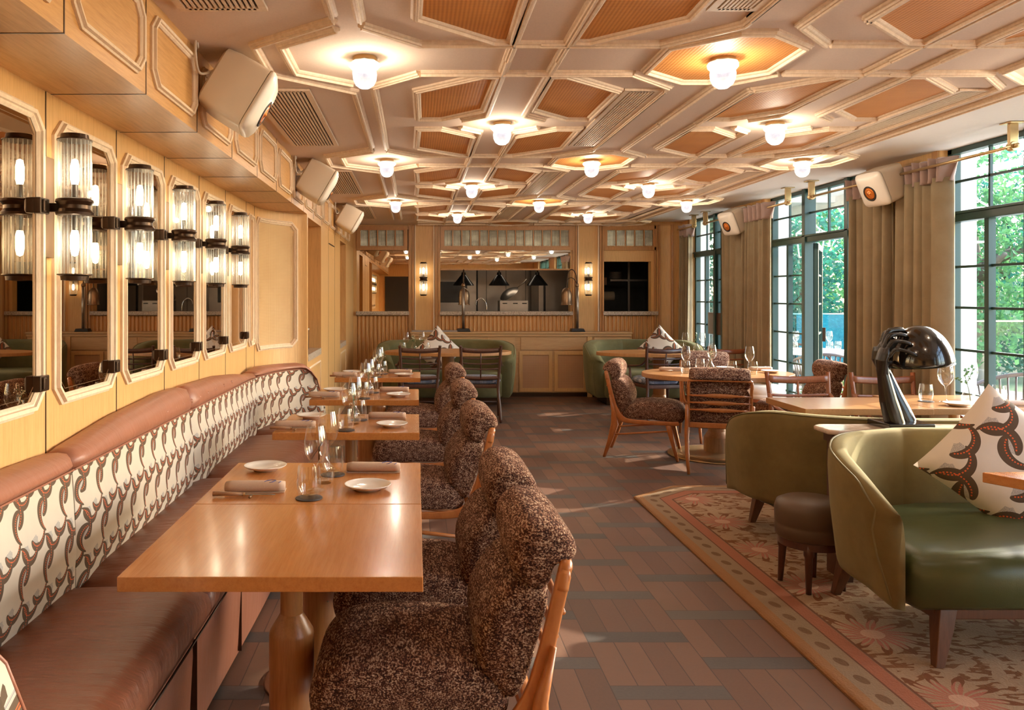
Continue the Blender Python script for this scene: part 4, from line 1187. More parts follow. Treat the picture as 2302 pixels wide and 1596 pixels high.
# ================================================================== banquette
bq = thing('banquette', 'long curving banquette with tan leather seat and chain-print back along the left wall', 'banquette', (-1.0, 4.0, 0))
BO = Vector((-1.0, 4.0, 0))
PATH = spl([(-.70, 1.47), (-.86, 1.44), (-1.02, 1.48), (-1.13, 1.62), (-1.175, 1.88), (-1.175, 2.4), (-1.175, 3.0), (-1.175, 3.6), (-1.175, 4.2), (-1.175, 4.8), (-1.175, 5.3), (-1.17, 5.65), (-1.13, 5.95), (-1.05, 6.2), (-.93, 6.36), (-.80, 6.42), (-.745, 6.42)], 6)
PL = [0]
for a, b in zip(PATH, PATH[1:]): PL.append(PL[-1] + math.dist(a, b))
def bpos(s):
    s = max(0, min(PL[-1]*.99999, s))
    for i in range(len(PL) - 1):
        if s <= PL[i + 1]:
            t_ = (s - PL[i])/(PL[i + 1] - PL[i]); p = Vector(PATH[i]).lerp(Vector(PATH[i + 1]), t_)
            d0 = (Vector(PATH[i + 1]) - Vector(PATH[max(i - 1, 0)])).normalized(); d1 = (Vector(PATH[min(i + 2, len(PATH) - 1)]) - Vector(PATH[i])).normalized()
            d = d0.lerp(d1, t_).normalized(); return p, d
def bpt(s, off, z):
    """off > 0 towards the room"""
    p, d = bpos(s); n = Vector((d.y, -d.x)); q = p + n*off
    return (q.x - BO.x, q.y - BO.y, z)
def s_at_y(y):
    best = min(range(len(PATH)), key=lambda i: abs(PATH[i][1] - y) + (9 if not (8 < i < len(PATH) - 12) and 2 < y < 5.5 else 0)); return PL[best]
SEG = [0, PL[min(range(len(PATH)), key=lambda i: abs(PATH[i][1] - 2.68))], PL[min(range(len(PATH)), key=lambda i: abs(PATH[i][1] - 4.12))], PL[min(range(len(PATH)), key=lambda i: abs(PATH[i][1] - 5.72))], PL[-1]]
HT = [(1.4, .90), (2.0, .945), (2.68, .925), (3.2, .97), (3.8, .992), (4.4, .978), (4.85, .965), (5.3, .93), (5.65, .892), (5.9, .925), (6.3, .915), (6.6, .905)]
def bh(s):
    p, d = bpos(s); return lerp_tab(HT, p.y)
def rnd_end(s):
    u = min(1, min(s, PL[-1] - s)/.20); return .35 + .65*math.sqrt(max(0, 1 - (1 - u)**2))
for i in range(4):
    s0_, s1_ = SEG[i] + .004, SEG[i + 1] - .004; n = max(14, int((s1_ - s0_)/.05))
    rs = []; uvs = []
    for k in range(n + 1):
        s_ = s0_ + (s1_ - s0_)*k/n; e = min(1, min(k, n - k)/1.5 + .35)
        prof = [(-.05, .40), (.0, .40), (.022*e + .02, .47), (.04*e + .015, .60), (.035*e + .012, .74), (.012 + .01*e, .862), (-.05, .862)]
        E2 = rnd_end(s_); prof = [(o, .40 + (z - .40)*E2 if z > .40 else z) for o, z in prof]
        rs.append([bpt(s_, o, z) for o, z in prof]); uvs += [(s_, z*1.0) for o, z in prof]
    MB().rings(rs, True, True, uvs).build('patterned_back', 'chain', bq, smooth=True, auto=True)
    rs = []
    for k in range(n + 1):
        r0_ = s0_ if i else .24
        s_ = r0_ + (s1_ - r0_)*k/n; e = min(1, min(k, n - k)/2.0 + .4); h = bh(s_) - .865
        if k in (0, n): h *= .93
        sh_ = .462*(1 - rnd_end(s_)); h *= .03 + .97*((rnd_end(s_) - .35)/.65)**2.5
        prof = [(-.065, .863), (.018, .863), (.038*e, .88), (.044*e, .865 + h*.35), (.030*e, .865 + h*.68), (.0, .865 + h*.93), (-.03, .865 + h), (-.065, .865 + h*.97)]
        rs.append([bpt(s_, o, z - sh_) for o, z in prof])
    r_ = MB().rings(rs).build('leather_roll', 'leather_roll', bq, smooth=True)
    MB().tube([bpt(s0_ + (s1_ - s0_)*k/n, .024, .864 - .462*(1 - rnd_end(s0_ + (s1_ - s0_)*k/n))) for k in range(n + 1)], .004, 6).build('piping', 'leather_roll', r_, smooth=True)
    if i == 1 or i == 2:
        ys = (3.66, 3.78, 3.92, 4.06) if i == 1 else (4.22, 4.38, 4.55, 4.74, 4.94)
        for y in ys:
            q = MB().lathe([(0, .006), (.010, .004), (.013, -.002)], 12)
            q.v = [(z_ + .0, x_, y_) for x_, y_, z_ in q.v]
            q.build('button', 'leather_roll', r_, smooth=True, loc=(-1.175 + .036 - BO.x, y - BO.y, .915))
# plinth behind the pads closes the gap to the wall
mb = MB(); n = 120; uvs = []; rs = []
for k in range(n + 1):
    s_ = PL[-1]*k/n; zt_ = .40 + .455*rnd_end(s_); rs.append([bpt(s_, o, z) for o, z in ((-.07, 0), (-.02, 0), (-.02, zt_), (-.055, zt_), (-.075, zt_ - .05), (-.08, .4))]); uvs += [(s_, z) for z in (0, 0, .85, .86, .80, .4)]
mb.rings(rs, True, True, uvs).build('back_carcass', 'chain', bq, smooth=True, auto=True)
SY = [1.52, 2.72, 4.33, 5.60, 6.38]
for a, b in zip(SY, SY[1:]):
    n = 24; rs = []
    for k in range(n + 1):
        y = a + .006 + (b - a - .012)*k/n; e = min(1, (min(k, n - k)/2.5)**.6 if min(k, n - k) else .0)
        z = .455 + .035*e; back = -1.165
        if y > 5.7: back = lerp_tab([(5.7, -1.16), (5.95, -1.12), (6.2, -1.04), (6.33, -.95), (6.4, -.88)], y)
        if y < 1.8: back = lerp_tab([(1.5, -.98), (1.6, -1.10), (1.7, -1.14), (1.8, -1.165)], y)
        fr = -.695
        prof = [(back, .36), (back, z), (back*.7 + fr*.3, z + .010*e), ((back + fr)/2, z + .012*e), (fr - .06, z + .003), (fr - .012, z - .018), (fr, z - .05), (fr - .002, .385), (fr - .01, .36)]
        rs.append([(x - BO.x, y - BO.y, zz) for x, zz in prof])
    MB().rings(rs).build('seat_cushion', 'leather', bq, smooth=True)
mb = MB(); n = 40
rs = []
for k in range(n + 1):
    y = 1.48 + 4.92*k/n; w_ = .012*math.sin(y*2.0)
    rs.append([(x - BO.x, y - BO.y, z) for x, z in ((-1.16, .02), (-1.16, .36), (-.702 + w_, .36), (-.700 + w_, .30), (-.715 + w_, .02))])
mb.rings(rs).build('base_front', 'leather_roll', bq, smooth=True, auto=True)
for y in (1.9, 2.55, 3.2, 3.85, 4.5, 5.15, 5.8): MB().box(-.72 - BO.x, -.698 - BO.x, y - .0015 - BO.y, y + .0015 - BO.y, .03, .355).build('base_seam', 'bronze', bq)
MB().tube([(-.690 - BO.x, 1.54 - BO.y, .372), (-.690 - BO.x, 6.38 - BO.y, .372)], .004, 6).build('seat_piping', 'bronze', bq, smooth=True)

# ================================================================== barrel sofas
def barrel(lab, hw, dp, zt, vm, sm2, legs=True, seat_z=.46, corner=.5, drop=True, th=.05, zb=.235, legm='leg_wood', fr_in=.05, pad=.055):
    """local: faces -y; y=0 at the seat front, back at y=dp"""
    t = thing('barrel_sofa', lab, 'sofa')
    half = [(hw - fr_in, .02), (hw - fr_in*.28, .16), (hw, .36), (hw - .05, dp*.60), (hw - .22, dp*.84), (hw - .46, dp*.965), (hw*.28, dp), (0, dp*1.003)]
    pts = [(-a, b) for a, b in half] + [(a, b) for a, b in half[::-1][1:]]
    pts = spl(pts, 5); n = len(pts); rs = []
    top = []; pip = []
    Ls = [0]
    for a, b in zip(pts, pts[1:]): Ls.append(Ls[-1] + math.dist(a, b))
    for i, (x, y) in enumerate(pts):
        a = Vector(pts[max(i - 1, 0)]); b = Vector(pts[min(i + 1, n - 1)]); d = (b - a).normalized(); nx, ny = -d.y, d.x    # outwards on the left side
        s_ = min(Ls[i], Ls[-1] - Ls[i])
        u_ = min(1, s_/.60); h = seat_z + .15 + (zt - seat_z - .15)*(1 - (1 - u_)**1.7)
        hb = zb + lerp_tab([(0, 0.0), (.2, .03), (.5, .035), (1.0, 0), (9, 0)], s_)
        th_ = th*lerp_tab([(0, .75), (.03, .95), (.06, 1.0), (9, 1)], s_); f_ = max(0, 1 - s_/.34); f_ = f_*f_*(3 - 2*f_)
        out = .025; ti = th_ + pad*f_; dn = .085*f_
        prof = [(-ti, seat_z - .14), (-ti, seat_z - .02), (-ti*1.0, h - .06 - dn), (-ti*.93, h - .035 - dn*.85), (-ti*.75, h - .014 - dn*.6), (-ti*.45, h - .003 - dn*.32), (0, h - dn*.1), (th_*.5 + out*.5, h - .001), (th_*.85 + out, h - .012), (th_ + out*1.1, h - .035), (th_ + out*1.15, h - .09), (th_ + out*.8, (h + hb)/2), (th_*.8, hb + .03), (th_*.5, hb), (-ti, hb)]
        bk = .10*max(0, 1 - s_/.2)
        rs.append([(x + nx*o, y + ny*o + bk*max(0, o)/(th_ + out), z) for o, z in prof]); pip.append((x + nx*(th_*.80 + out), y + ny*(th_*.80 + out) + bk*.95, h - .008))
    sh = MB().rings(rs).build('shell', vm, t, smooth=True)
    path = [rs[0][12], rs[0][11], rs[0][10]] + pip + [rs[-1][10], rs[-1][11], rs[-1][12]]
    MB().tube(path, .0045, 6).build('piping', 'piping', sh, smooth=True)
    # seat cushion: follows the shell inside, straight rolled front
    def inner(f, z, fy=0):
        o = []
        w_ = hw - th - .045
        for a, b in [(-w_, fy), (-w_*.5, fy - .0), (0, fy - .0), (w_*.5, fy), (w_, fy), (w_ + .02, .16), (w_ + .02, .4), (w_ - .06, dp*.7), (w_ - .25, dp*.86), (w_*.35, dp*.93), (-w_*.35, dp*.93), (-w_ + .25, dp*.86), (-w_ + .06, dp*.7), (-w_ - .02, .4), (-w_ - .02, .16)]:
            o.append((a*f, .4 + (b - .4)*f, z))
        return o
    q = MB(); q.rings([inner(.97, zb + .0, .02), inner(1, zb + .03, -.015), inner(1, seat_z - .09, -.03), inner(1, seat_z - .04, -.02), inner(.975, seat_z - .012, -.0), inner(.90, seat_z, 0.0), inner(.5, seat_z + .012, 0), inner(.03, seat_z + .014, 0)])
    q.build('seat_cushion', sm2, t, smooth=True, bevel=0)
    if legs:
        MB().box(-hw + .17, hw - .17, .06, dp - .15, zb - .05, zb + .005).build('base_rail', legm, t, bevel=.006)
        for sx in (-1, 1):
            for fy in (.07, dp - .12):
                x = sx*(hw - .21); dx = sx*.05; dy = -.04 if fy < .2 else .05
                MB().rings([[(x + a + dx*k, fy + b + dy*k, z) for a, b in ((-w_, -w_), (w_, -w_), (w_, w_), (-w_, w_))] for k, z, w_ in ((0, zb - .0, .034), (.3, zb*.7, .031), (1, 0, .016))]).build('leg', legm, t, bevel=.004)
    return t
s1 = barrel('olive velvet barrel sofa with bright green leather seat in the right foreground', .75, .86, .80, 'velvet', 'green_leather', th=.027, fr_in=.012, pad=.0)
s1.location = (2.60, 3.06, 0)
s2 = dup(s1, (2.71, 5.10, 0), R(180), 'olive barrel sofa turned away from the camera, behind the small round stool')
def back_sofa(lab, x, w_):
    t = barrel(lab, w_, .80, .83, 'velvet_green', 'velvet_green', False, .44, .5, True, .075, .10)
    t.location = (x, 10.52, 0)
    MB().box(-w_ + .15, w_ - .15, .08, .65, 0, .12).build('plinth', 'bronze', t)
    return t
back_sofa('green curved sofa against the service counter, left one at the back of the room', .40, .84)
back_sofa('green curved sofa in the back right corner by the windows', 3.08, .71)

# small stools
def stool(lab, x, y, r, zt, m, leg, lw, th=.19):
    t = thing('round_stool', lab, 'stool', (x, y, 0))
    MB().lathe([(0, zt), (r*.75, zt - .002), (r*.94, zt - .018), (r, zt - .05), (r*.99, zt - th*.62), (r*.975, zt - th*.65), (r*.99, zt - th*.68), (r*.98, zt - th*.95), (r*.9, zt - th), (0, zt - th)], 48).build('seat', m, t, smooth=True)
    MB().lathe([(r*.90, zt - th), (r*.90, zt - th - .035), (r*.7, zt - th - .035)], 48).build('seat_ring', leg, t, smooth=True, auto=True)
    for k in range(4):
        a = PI/4 + k*PI/2 + .25; cx_, cy_ = math.cos(a), math.sin(a)
        MB().tube([(cx_*r*.76, cy_*r*.76, zt - th - .01), (cx_*r*.77, cy_*r*.77, zt - th - .06), (cx_*r*.77, cy_*r*.77, zt - th - .07), (cx_*r*.84, cy_*r*.84, 0)], [lw*1.25, lw*1.25, lw, lw*.62], 14).build('leg', leg, t, smooth=True)
    return t
stool('small brown leather stool on dark turned legs between the two olive sofas', 1.950, 3.955, .168, .45, 'stool_base', 'dark_wood', .019)
stool('cream leather stool with reddish legs behind the oval table by the curtain', 3.70, 8.55, .22, .50, 'cream_leather', 'red_wood', .015, .14)

# marble console between the sofas
t = thing('marble_side_table', 'narrow marble topped table between the two sofa backs, under the black lamp', 'side table', (2.72, 4.085, 0))
pr = [(-.66, -.07), (-.62, -.105), (.62, -.105), (.66, -.07), (.66, .07), (.62, .105), (-.62, .105), (-.66, .07)]
MB().prism(pr, .752, .778).build('marble_top', 'marble', t, bevel=.008); MB().box(-.60, .60, -.085, .085, .70, .752).build('apron', 'dark_wood', t)
for x in (-.56, .56): MB().box(x - .02, x + .02, -.09, .09, 0, .70).build('support', 'dark_wood', t)

# rug
rg = MB(); poly = [(0, 0), (2.33, 0), (2.33, 4.55), (.38, 4.55), (.0, 4.23)]
def inset(p, d):
    out = []; n = len(p)
    for i in range(n):
        a, b, c = Vector(p[i - 1]), Vector(p[i]), Vector(p[(i + 1) % n]); e0 = (b - a).normalized(); e1 = (c - b).normalized()
        n0 = Vector((-e0.y, e0.x)); n1 = Vector((-e1.y, e1.x)); m_ = (n0 + n1).normalized(); out.append(tuple(b + m_*(d/m_.dot(n0))))
    return out
rg.rings([[(a, b, z) for a, b in inset(poly, d)] for d, z in ((0, .001), (.0, .010), (.008, .016), (.02, .018))])
rg = rg.build('floral_rug', 'rug', None, smooth=False, loc=(1.555, 1.5, 0))
tag(rg, 'floral wool rug with dotted border and clipped corner under the olive sofas', 'rug')

# ================================================================== cushions
def pillow(name, lab, loc, rot, s_, m, th=.10):
    def f(u, v, sg):
        a, b = 2*u - 1, 2*v - 1
        k = (max(0, 1 - abs(a)**3.0)*max(0, 1 - abs(b)**3.0))**.55
        pin = 1 - .07*(1 - abs(a)**2)*abs(b)**2 ; pin2 = 1 - .07*(1 - abs(b)**2)*abs(a)**2
        return (a*s_/2*pin2, b*s_/2*pin, sg*th*k)
    mb = MB(); n = 20
    mb.grid(lambda u, v: f(u, v, 1), n, n, lambda u, v: (u*s_, v*s_)); mb.grid(lambda u, v: f(u, v, -1), n, n, lambda u, v: (u*s_ + .13, v*s_))
    o = mb.build(name, m, None, smooth=True, loc=loc); o.rotation_euler = rot
    return tag(o, lab, 'cushion')
pillow('scatter_cushion', 'large chain-print cushion standing on its corner on the green leather seat', (2.64, 3.60, .70), (R(72), R(-50), R(-8)), .50, 'chain_big', .085)
pillow('scatter_cushion', 'chain-print cushion on the left green sofa at the back', (.30, 10.85, .70), (R(74), R(45), R(5)), .50, 'chain_big', .08)
pillow('scatter_cushion', 'chain-print cushion on the right green sofa at the back, its tip above the armchair', (3.33, 10.90, .72), (R(74), R(45), R(-5)), .48, 'chain_big', .08)
# ================================================================== black lamp carried by two hands
lp = thing('sculptural_lamp', 'glossy black table lamp, two carved hands holding a domed shade, on the marble table', 'lamp', (2.47, 4.085, .778))
MB().box(-.115, .115, -.10, .10, 0, .030).build('base', 'lacquer', lp, bevel=.004)
# dome frame: centre and tilt
DC = Vector((.105, 0, .315)); DR = .150
def on_dome(th, ph, r=DR*1.03):
    """th: from the top, ph: around; dome tall 0.205"""
    return Vector((DC.x + r*math.sin(th)*math.cos(ph), DC.y + r*math.sin(th)*math.sin(ph), DC.z + (.205*1.03)*math.cos(th)))
def finger(mb, root, pts, r):
    P = [Vector(root)] + [Vector(p) for p in pts]
    q = spl(P, 4); n = len(q)
    rr = []
    for i in range(n):
        u = i/(n - 1); k = 1 - .38*u + .10*math.sin(u*PI*3)**2
        rr.append(r*k*(.6 if i == n - 1 else 1))
    mb.tube(q, rr, 10)
def arm(side, base, wrist, palm, knuckle, roots, tips, thumb):
    mb = MB()
    b, w_, p_, k_ = map(Vector, (base, wrist, palm, knuckle)); mid = b.lerp(w_, .5) + Vector((-.006, 0, 0))
    pts = [b, b.lerp(mid, .5), mid, mid.lerp(w_, .6), w_, w_.lerp(p_, .5), p_, p_.lerp(k_, .6), k_]
    rr = [(.047, .040), (.046, .039), (.042, .036), (.034, .030), (.028, .026), (.026, .034), (.023, .042), (.018, .044), (.013, .038)]
    mb.tube(pts, rr, 16)
    for q, (rt, (th, ph)) in enumerate(zip(roots, tips)):
        rt = Vector(rt); tip = on_dome(R(th), R(ph), DR*1.07); up = Vector((-.012, 0, .020))
        m1 = rt.lerp(tip, .36) + up*1.5; m2 = rt.lerp(tip, .72) + up*1.05
        s0 = k_.lerp(rt, .55) + Vector((-.004, 0, -.012))
        finger(mb, s0, [rt, m1, m2, tip], (.0140, .0145, .0138, .0122)[q])
        mb.lathe([(0, -.0115), (.009, -.007), (.0125, 0), (.009, .007), (0, .0115)], 10, tuple(m1))      # knuckle
    t0, t1, t2 = thumb
    finger(mb, t0, [t1, t2], .0135)
    for k in (-1, 0, 1):
        mb.tube([b + Vector((.018*k, -.026, .02)), b.lerp(w_, .5) + Vector((.014*k - .004, -.024, 0)), w_ + Vector((.010*k, -.016, 0))], .008, 6)
    o = mb.build('carved_arm_and_hand', 'wax', lp, smooth=True)
    rm = o.modifiers.new('remesh', 'REMESH'); rm.mode = 'VOXEL'; rm.voxel_size = .0026; rm.use_smooth_shade = True
    sm_ = o.modifiers.new('smooth', 'SMOOTH'); sm_.iterations = 2; sm_.factor = .5
arm(-1, (-.052, -.045, .015), (-.118, -.050, .275), (-.128, -.052, .345), (-.112, -.052, .405),
    [(-.095, -.018, .432), (-.100, -.040, .420), (-.103, -.064, .400), (-.105, -.086, .372)],
    [(33, 188), (44, 207), (58, 221), (74, 232)], [(-.112, -.03, .31), (-.080, -.02, .325), (-.045, -.015, .335)])
arm(1, (.052, .030, .015), (-.040, .060, .265), (-.075, .075, .345), (-.070, .080, .405),
    [(-.060, .040, .430), (-.055, .065, .420), (-.045, .088, .400), (-.035, .105, .372)],
    [(30, 168), (38, 145), (52, 128), (68, 118)], [(-.035, .05, .30), (-.02, .03, .325), (.0, .02, .34)])
d = MB(); n = 64; rs = []
for k in range(17):
    th = R(90)*k/16; rs.append([(DR*math.sin(th)*math.cos(2*PI*i/n), DR*math.sin(th)*math.sin(2*PI*i/n), .205*math.cos(th)) for i in range(n)])
for k in range(16, -1, -1):
    th = R(90)*k/16; rs.append([(DR*.965*math.sin(th)*math.cos(2*PI*i/n), DR*.965*math.sin(th)*math.sin(2*PI*i/n), .198*math.cos(th)) for i in range(n)])
rs[0] = [(.001*math.cos(2*PI*i/n), .001*math.sin(2*PI*i/n), .205) for i in range(n)]; rs[-1] = [(.001*math.cos(2*PI*i/n), .001*math.sin(2*PI*i/n), .198) for i in range(n)]
d.rings(rs); d.build('domed_shade', 'lacquer', lp, smooth=True, loc=tuple(DC), rot=(0, R(-6), 0))

# ================================================================== tableware
def mk(name, mb, m, lab, cat, loc, rz=0, group=None, **kw):
    o = mb.build(name, m, None, loc=loc, **kw); o.rotation_euler = (0, 0, rz); return tag(o, lab, cat, group)
WG = [(0, .001), (.030, .0015), (.032, .004), (.012, .008), (.0045, .018), (.0038, .05), (.0040, .085), (.008, .096), (.022, .108), (.036, .130), (.0415, .155), (.041, .180), (.036, .210), (.031, .235), (.0302, .236), (.035, .210), (.040, .180), (.0403, .155), (.035, .131), (.020, .110), (0, .104)]
TG = [(0, .0), (.030, .0), (.034, .004), (.041, .03), (.043, .055), (.040, .085), (.0365, .112), (.0357, .112), (.039, .085), (.0418, .055), (.039, .032), (.032, .014), (0, .011)]
VG = [(0, 0), (.028, 0), (.036, .012), (.040, .035), (.034, .062), (.017, .085), (.013, .10), (.019, .115), (.018, .115), (.0118, .10), (.0158, .085), (.032, .062), (.037, .035), (.033, .014), (0, .010)]
PL_ = [(0, .004), (.042, .004), (.044, 0), (.047, 0), (.052, .006), (.072, .012), (.084, .020), (.0845, .022), (.083, .0225), (.070, .0155), (.050, .010), (0, .008)]
src = {}
def put(kind, lab, x, y, z=.75, rz=0, sc_=1.0, group=None):
    if kind not in src:
        if kind == 'wine_glass': o = MB().lathe(WG, 32).build(kind, 'glass', None, smooth=True, auto=True); cat = 'wine glass'
        if kind == 'tumbler': o = MB().lathe(TG, 32).build(kind, 'glass', None, smooth=True, auto=True); cat = 'glass'
        if kind == 'bud_vase': o = MB().lathe(VG, 28).build(kind, 'glass', None, smooth=True, auto=True); cat = 'vase'
        if kind == 'side_plate': o = MB().lathe(PL_, 48).build(kind, 'plate', None, smooth=True); cat = 'plate'
        if kind == 'coaster': o = MB().lathe([(0, 0), (.046, 0), (.047, .002), (.046, .004), (0, .004)], 32).build(kind, 'coaster', None, smooth=True, auto=True); cat = 'coaster'
        if kind == 'rolled_napkin':
            o = thing(kind, '', 'napkin'); mb = MB(); rs = []
            for i in range(11):
                u = i/10; xx = -.105 + .21*u; e = .82 if i in (0, 10) else 1
                rs.append([(xx, (.031 + .002*math.sin(u*5))*e*math.copysign(abs(math.cos(a))**.8, math.cos(a)), .019 + .0185*e*math.copysign(abs(math.sin(a))**.8, math.sin(a))) for a in [2*PI*k/18 for k in range(18)]])
            mb.rings(rs); mb.build('linen_roll', 'napkin', o, smooth=True)
            MB().box(-.104, .106, -.030, .033, .0005, .004).build('linen_flap', 'napkin', o)
            MB().tube(spl([(.035, -.012, .0375), (.045, .004, .0385), (.060, .012, .0375), (.072, .004, .0385), (.066, -.012, .0375), (.052, -.018, .0345)], 4), .0013, 5).tube([(.085, -.02, .034), (.092, -.008, .037)], .0013, 5).build('embroidery', 'ink', o)
            cat = 'napkin'
        if kind == 'table_knife':
            o = thing(kind, '', 'knife')
            MB().tube([(-.105, 0, .012), (-.06, 0, .013), (.0, 0, .011)], [(.010, .008), (.009, .007), (.007, .006)], 10).build('wooden_handle', 'knife_wood', o, smooth=True)
            MB().prism([(0, -.004), (.10, -.006), (.112, 0), (.10, .005), (0, .005)], .0095, .0115).build('blade', 'steel', o)
            MB().tube([(0, 0, .011), (.008, 0, .011)], .0072, 10).build('ferrule', 'chrome', o)
            cat = 'knife'
        if kind == 'knife_rest': o = MB().tube([(0, -.016, .0045), (0, .016, .0045)], .0045, 10).build(kind, 'bronze_light', None, smooth=True); cat = 'knife rest'
        if kind == 'flower_sprig':
            o = thing(kind, '', 'flower'); rnd = random.Random(3)
            MB().tube(spl([(.0, 0, .012), (.004, 0, .08), (-.004, .002, .14), (-.014, 0, .18)], 4), .0022, 6).tube([(-.002, 0, .12), (.018, .01, .17)], .0014, 6).build('stalk', 'stem', o, smooth=True)
            lf = MB()
            for i in range(14):
                a = rnd.uniform(0, 6.28); z = rnd.uniform(.125, .19); r = rnd.uniform(.012, .038); c_ = Vector((-.008 + r*math.cos(a)*.3, r*math.sin(a)*.3, z)); d_ = Vector((math.cos(a), math.sin(a), rnd.uniform(-.2, .6)))*.026; s_ = Vector((-math.sin(a), math.cos(a), 0))*.007
                lf.add([c_, c_ + d_*.5 + s_, c_ + d_, c_ + d_*.5 - s_], [(0, 1, 2, 3)])
            lf.build('leaves', 'leaf', o)
            fl = MB()
            for i in range(26):
                c_ = Vector((-.012 + rnd.gauss(0, .014), rnd.gauss(0, .014), .175 + rnd.gauss(0, .013))); q = rnd.uniform(.003, .006)
                fl.add([c_ + Vector(v)*q for v in ((1, 0, 0), (-1, 0, 0), (0, 1, 0), (0, -1, 0), (0, 0, 1), (0, 0, -1))], [(0, 2, 4), (2, 1, 4), (1, 3, 4), (3, 0, 4), (2, 0, 5), (1, 2, 5), (3, 1, 5), (0, 3, 5)])
            fl.build('blossoms', 'blossom', o); cat = 'flower'
        if kind == 'eucalyptus_sprig':
            o = thing(kind, '', 'plant'); rnd = random.Random(5)
            MB().tube(spl([(.012, 0, .012), (0, 0, .09), (-.022, 0, .17), (-.01, 0, .215)], 4), .0022, 6).tube(spl([(-.012, 0, .13), (.015, 0, .18), (.03, 0, .225)], 4), .0016, 6).tube(spl([(-.010, 0, .12), (-.05, 0, .15), (-.075, 0, .155)], 4), .0014, 6).build('stalk', 'stem', o, smooth=True)
            lf = MB()
            for br in ([(-.022, 0, .17), (-.01, 0, .22)], [(-.012, 0, .13), (.034, 0, .235)], [(-.010, 0, .12), (-.08, 0, .158)]):
                for i in range(9):
                    c_ = Vector(br[0]).lerp(Vector(br[1]), i/8); a = rnd.uniform(0, 6.28); d_ = Vector((math.cos(a), .6*math.sin(a), rnd.uniform(0, .9)))*.022; s_ = d_.cross(Vector((0, 1, .2))).normalized()*.008
                    lf.add([c_, c_ + d_*.5 + s_, c_ + d_, c_ + d_*.5 - s_], [(0, 1, 2, 3)])
            lf.build('leaves', 'leaf', o); cat = 'plant'
        tag(o, lab, cat, group); src[kind] = o; o.location = (x, y, z); o.rotation_euler = (0, 0, rz); o.scale = (sc_,)*3
        return o
    o = dup(src[kind], (x, y, z), rz, lab); o.scale = (sc_,)*3
    if group: o['group'] = group
    elif 'group' in o: del o['group']
    return o
tn = ['the double table in front', 'the second banquette table', 'the third banquette table', 'the fourth and farthest banquette table']
for i, (y0, x0) in enumerate(((2.69, -.36), (4.08, -.355), (5.36, -.35), (6.79, -.335))):
    T = tn[i]; k = (1.0, .95, .92, .80)[i]
    put('side_plate', 'white side plate by the banquette on %s' % T, x0 - .245, y0 + .52*k)
    put('side_plate', 'white side plate on the chair side of %s' % T, x0 + (.185 if i == 0 else .225), y0 + .17*k + .03)
    put('rolled_napkin', 'rolled beige napkin on the banquette side of %s' % T, x0 - .215 - (.07 if i else 0), y0 + .17*k, rz=R(2))
    put('rolled_napkin', 'rolled beige napkin on the chair side of %s' % T, x0 + .19, y0 + .49*k, rz=R(-2))
    put('table_knife', 'wooden handled knife beside the napkin by the banquette on %s' % T, x0 - .24 - (.06 if i else 0), y0 + .085*k)
    put('knife_rest', 'small metal rest under the knife on %s' % T, x0 - .215 - (.06 if i else 0), y0 + .085*k)
    put('coaster', 'dark round coaster under the front tumbler of %s' % T, x0 - .01, y0 + .07*k)
    put('tumbler', 'stemless water glass at the front of the glasses on %s' % T, x0 - .01, y0 + .07*k, .754)
    put('wine_glass', 'nearer wine glass on %s' % T, x0 + .0, y0 + .175*k)
    put('bud_vase', 'clear bud vase between the wine glasses on %s' % T, x0 + .015, y0 + .30*k)
    put('flower_sprig', 'cream flower sprig in the bud vase on %s' % T, x0 + .015, y0 + .30*k, rz=i*1.1)
    put('wine_glass', 'farther wine glass on %s' % T, x0 + .005, y0 + .53*k)
    put('coaster', 'dark round coaster under the rear tumbler of %s' % T, x0 + .035, y0 + .43*k)
    put('tumbler', 'stemless water glass at the back of the glasses on %s' % T, x0 + .035, y0 + .43*k, .754)
O = 'the pale oval table'
put('rolled_napkin', 'rolled napkin at the left end of %s' % O, 2.36, 7.42, rz=R(-4)); put('table_knife', 'knife in front of the napkin at the left end of %s' % O, 2.34, 7.33)
put('tumbler', 'water glass nearest the left napkin on %s' % O, 2.42, 7.20); put('wine_glass', 'wine glass at the left of %s' % O, 2.46, 7.31)
put('tumbler', 'water glass left of the vase on %s' % O, 2.64, 7.45); put('bud_vase', 'bud vase with cream flowers at the centre of %s' % O, 2.69, 7.33); put('flower_sprig', 'cream flowers in the bud vase on %s' % O, 2.69, 7.33, rz=2)
put('wine_glass', 'wine glass right behind the vase on %s' % O, 2.77, 7.50); put('tumbler', 'water glass right of the vase on %s' % O, 2.83, 7.18)
put('side_plate', 'side plate on the far edge of %s' % O, 2.93, 7.60); put('wine_glass', 'wine glass at the right of %s' % O, 3.03, 7.28); put('tumbler', 'water glass below the rightmost wine glass of %s' % O, 3.00, 7.14)
put('rolled_napkin', 'rolled napkin at the right end of %s' % O, 3.20, 7.45, rz=R(3)); put('side_plate', 'side plate at the right end of %s' % O, 3.21, 7.25)
O = 'the rectangular table right of the lamp'
put('tumbler', 'water glass just right of the lamp on %s' % O, 3.36, 5.28, .754); put('coaster', 'coaster under the left water glass of %s' % O, 3.36, 5.28)
put('wine_glass', 'large wine glass left of the green sprig on %s' % O, 3.47, 5.25, sc_=1.12); put('side_plate', 'white plate near the front edge of %s' % O, 3.43, 5.07)
put('bud_vase', 'bud vase holding a green sprig on %s' % O, 3.60, 5.22); put('eucalyptus_sprig', 'green leafy sprig in the bud vase on %s' % O, 3.60, 5.22)
put('wine_glass', 'large wine glass right of the green sprig on %s' % O, 3.72, 5.38, sc_=1.12); put('tumbler', 'water glass at the right end of %s' % O, 3.80, 5.22, .754); put('coaster', 'coaster under the right water glass of %s' % O, 3.80, 5.22)
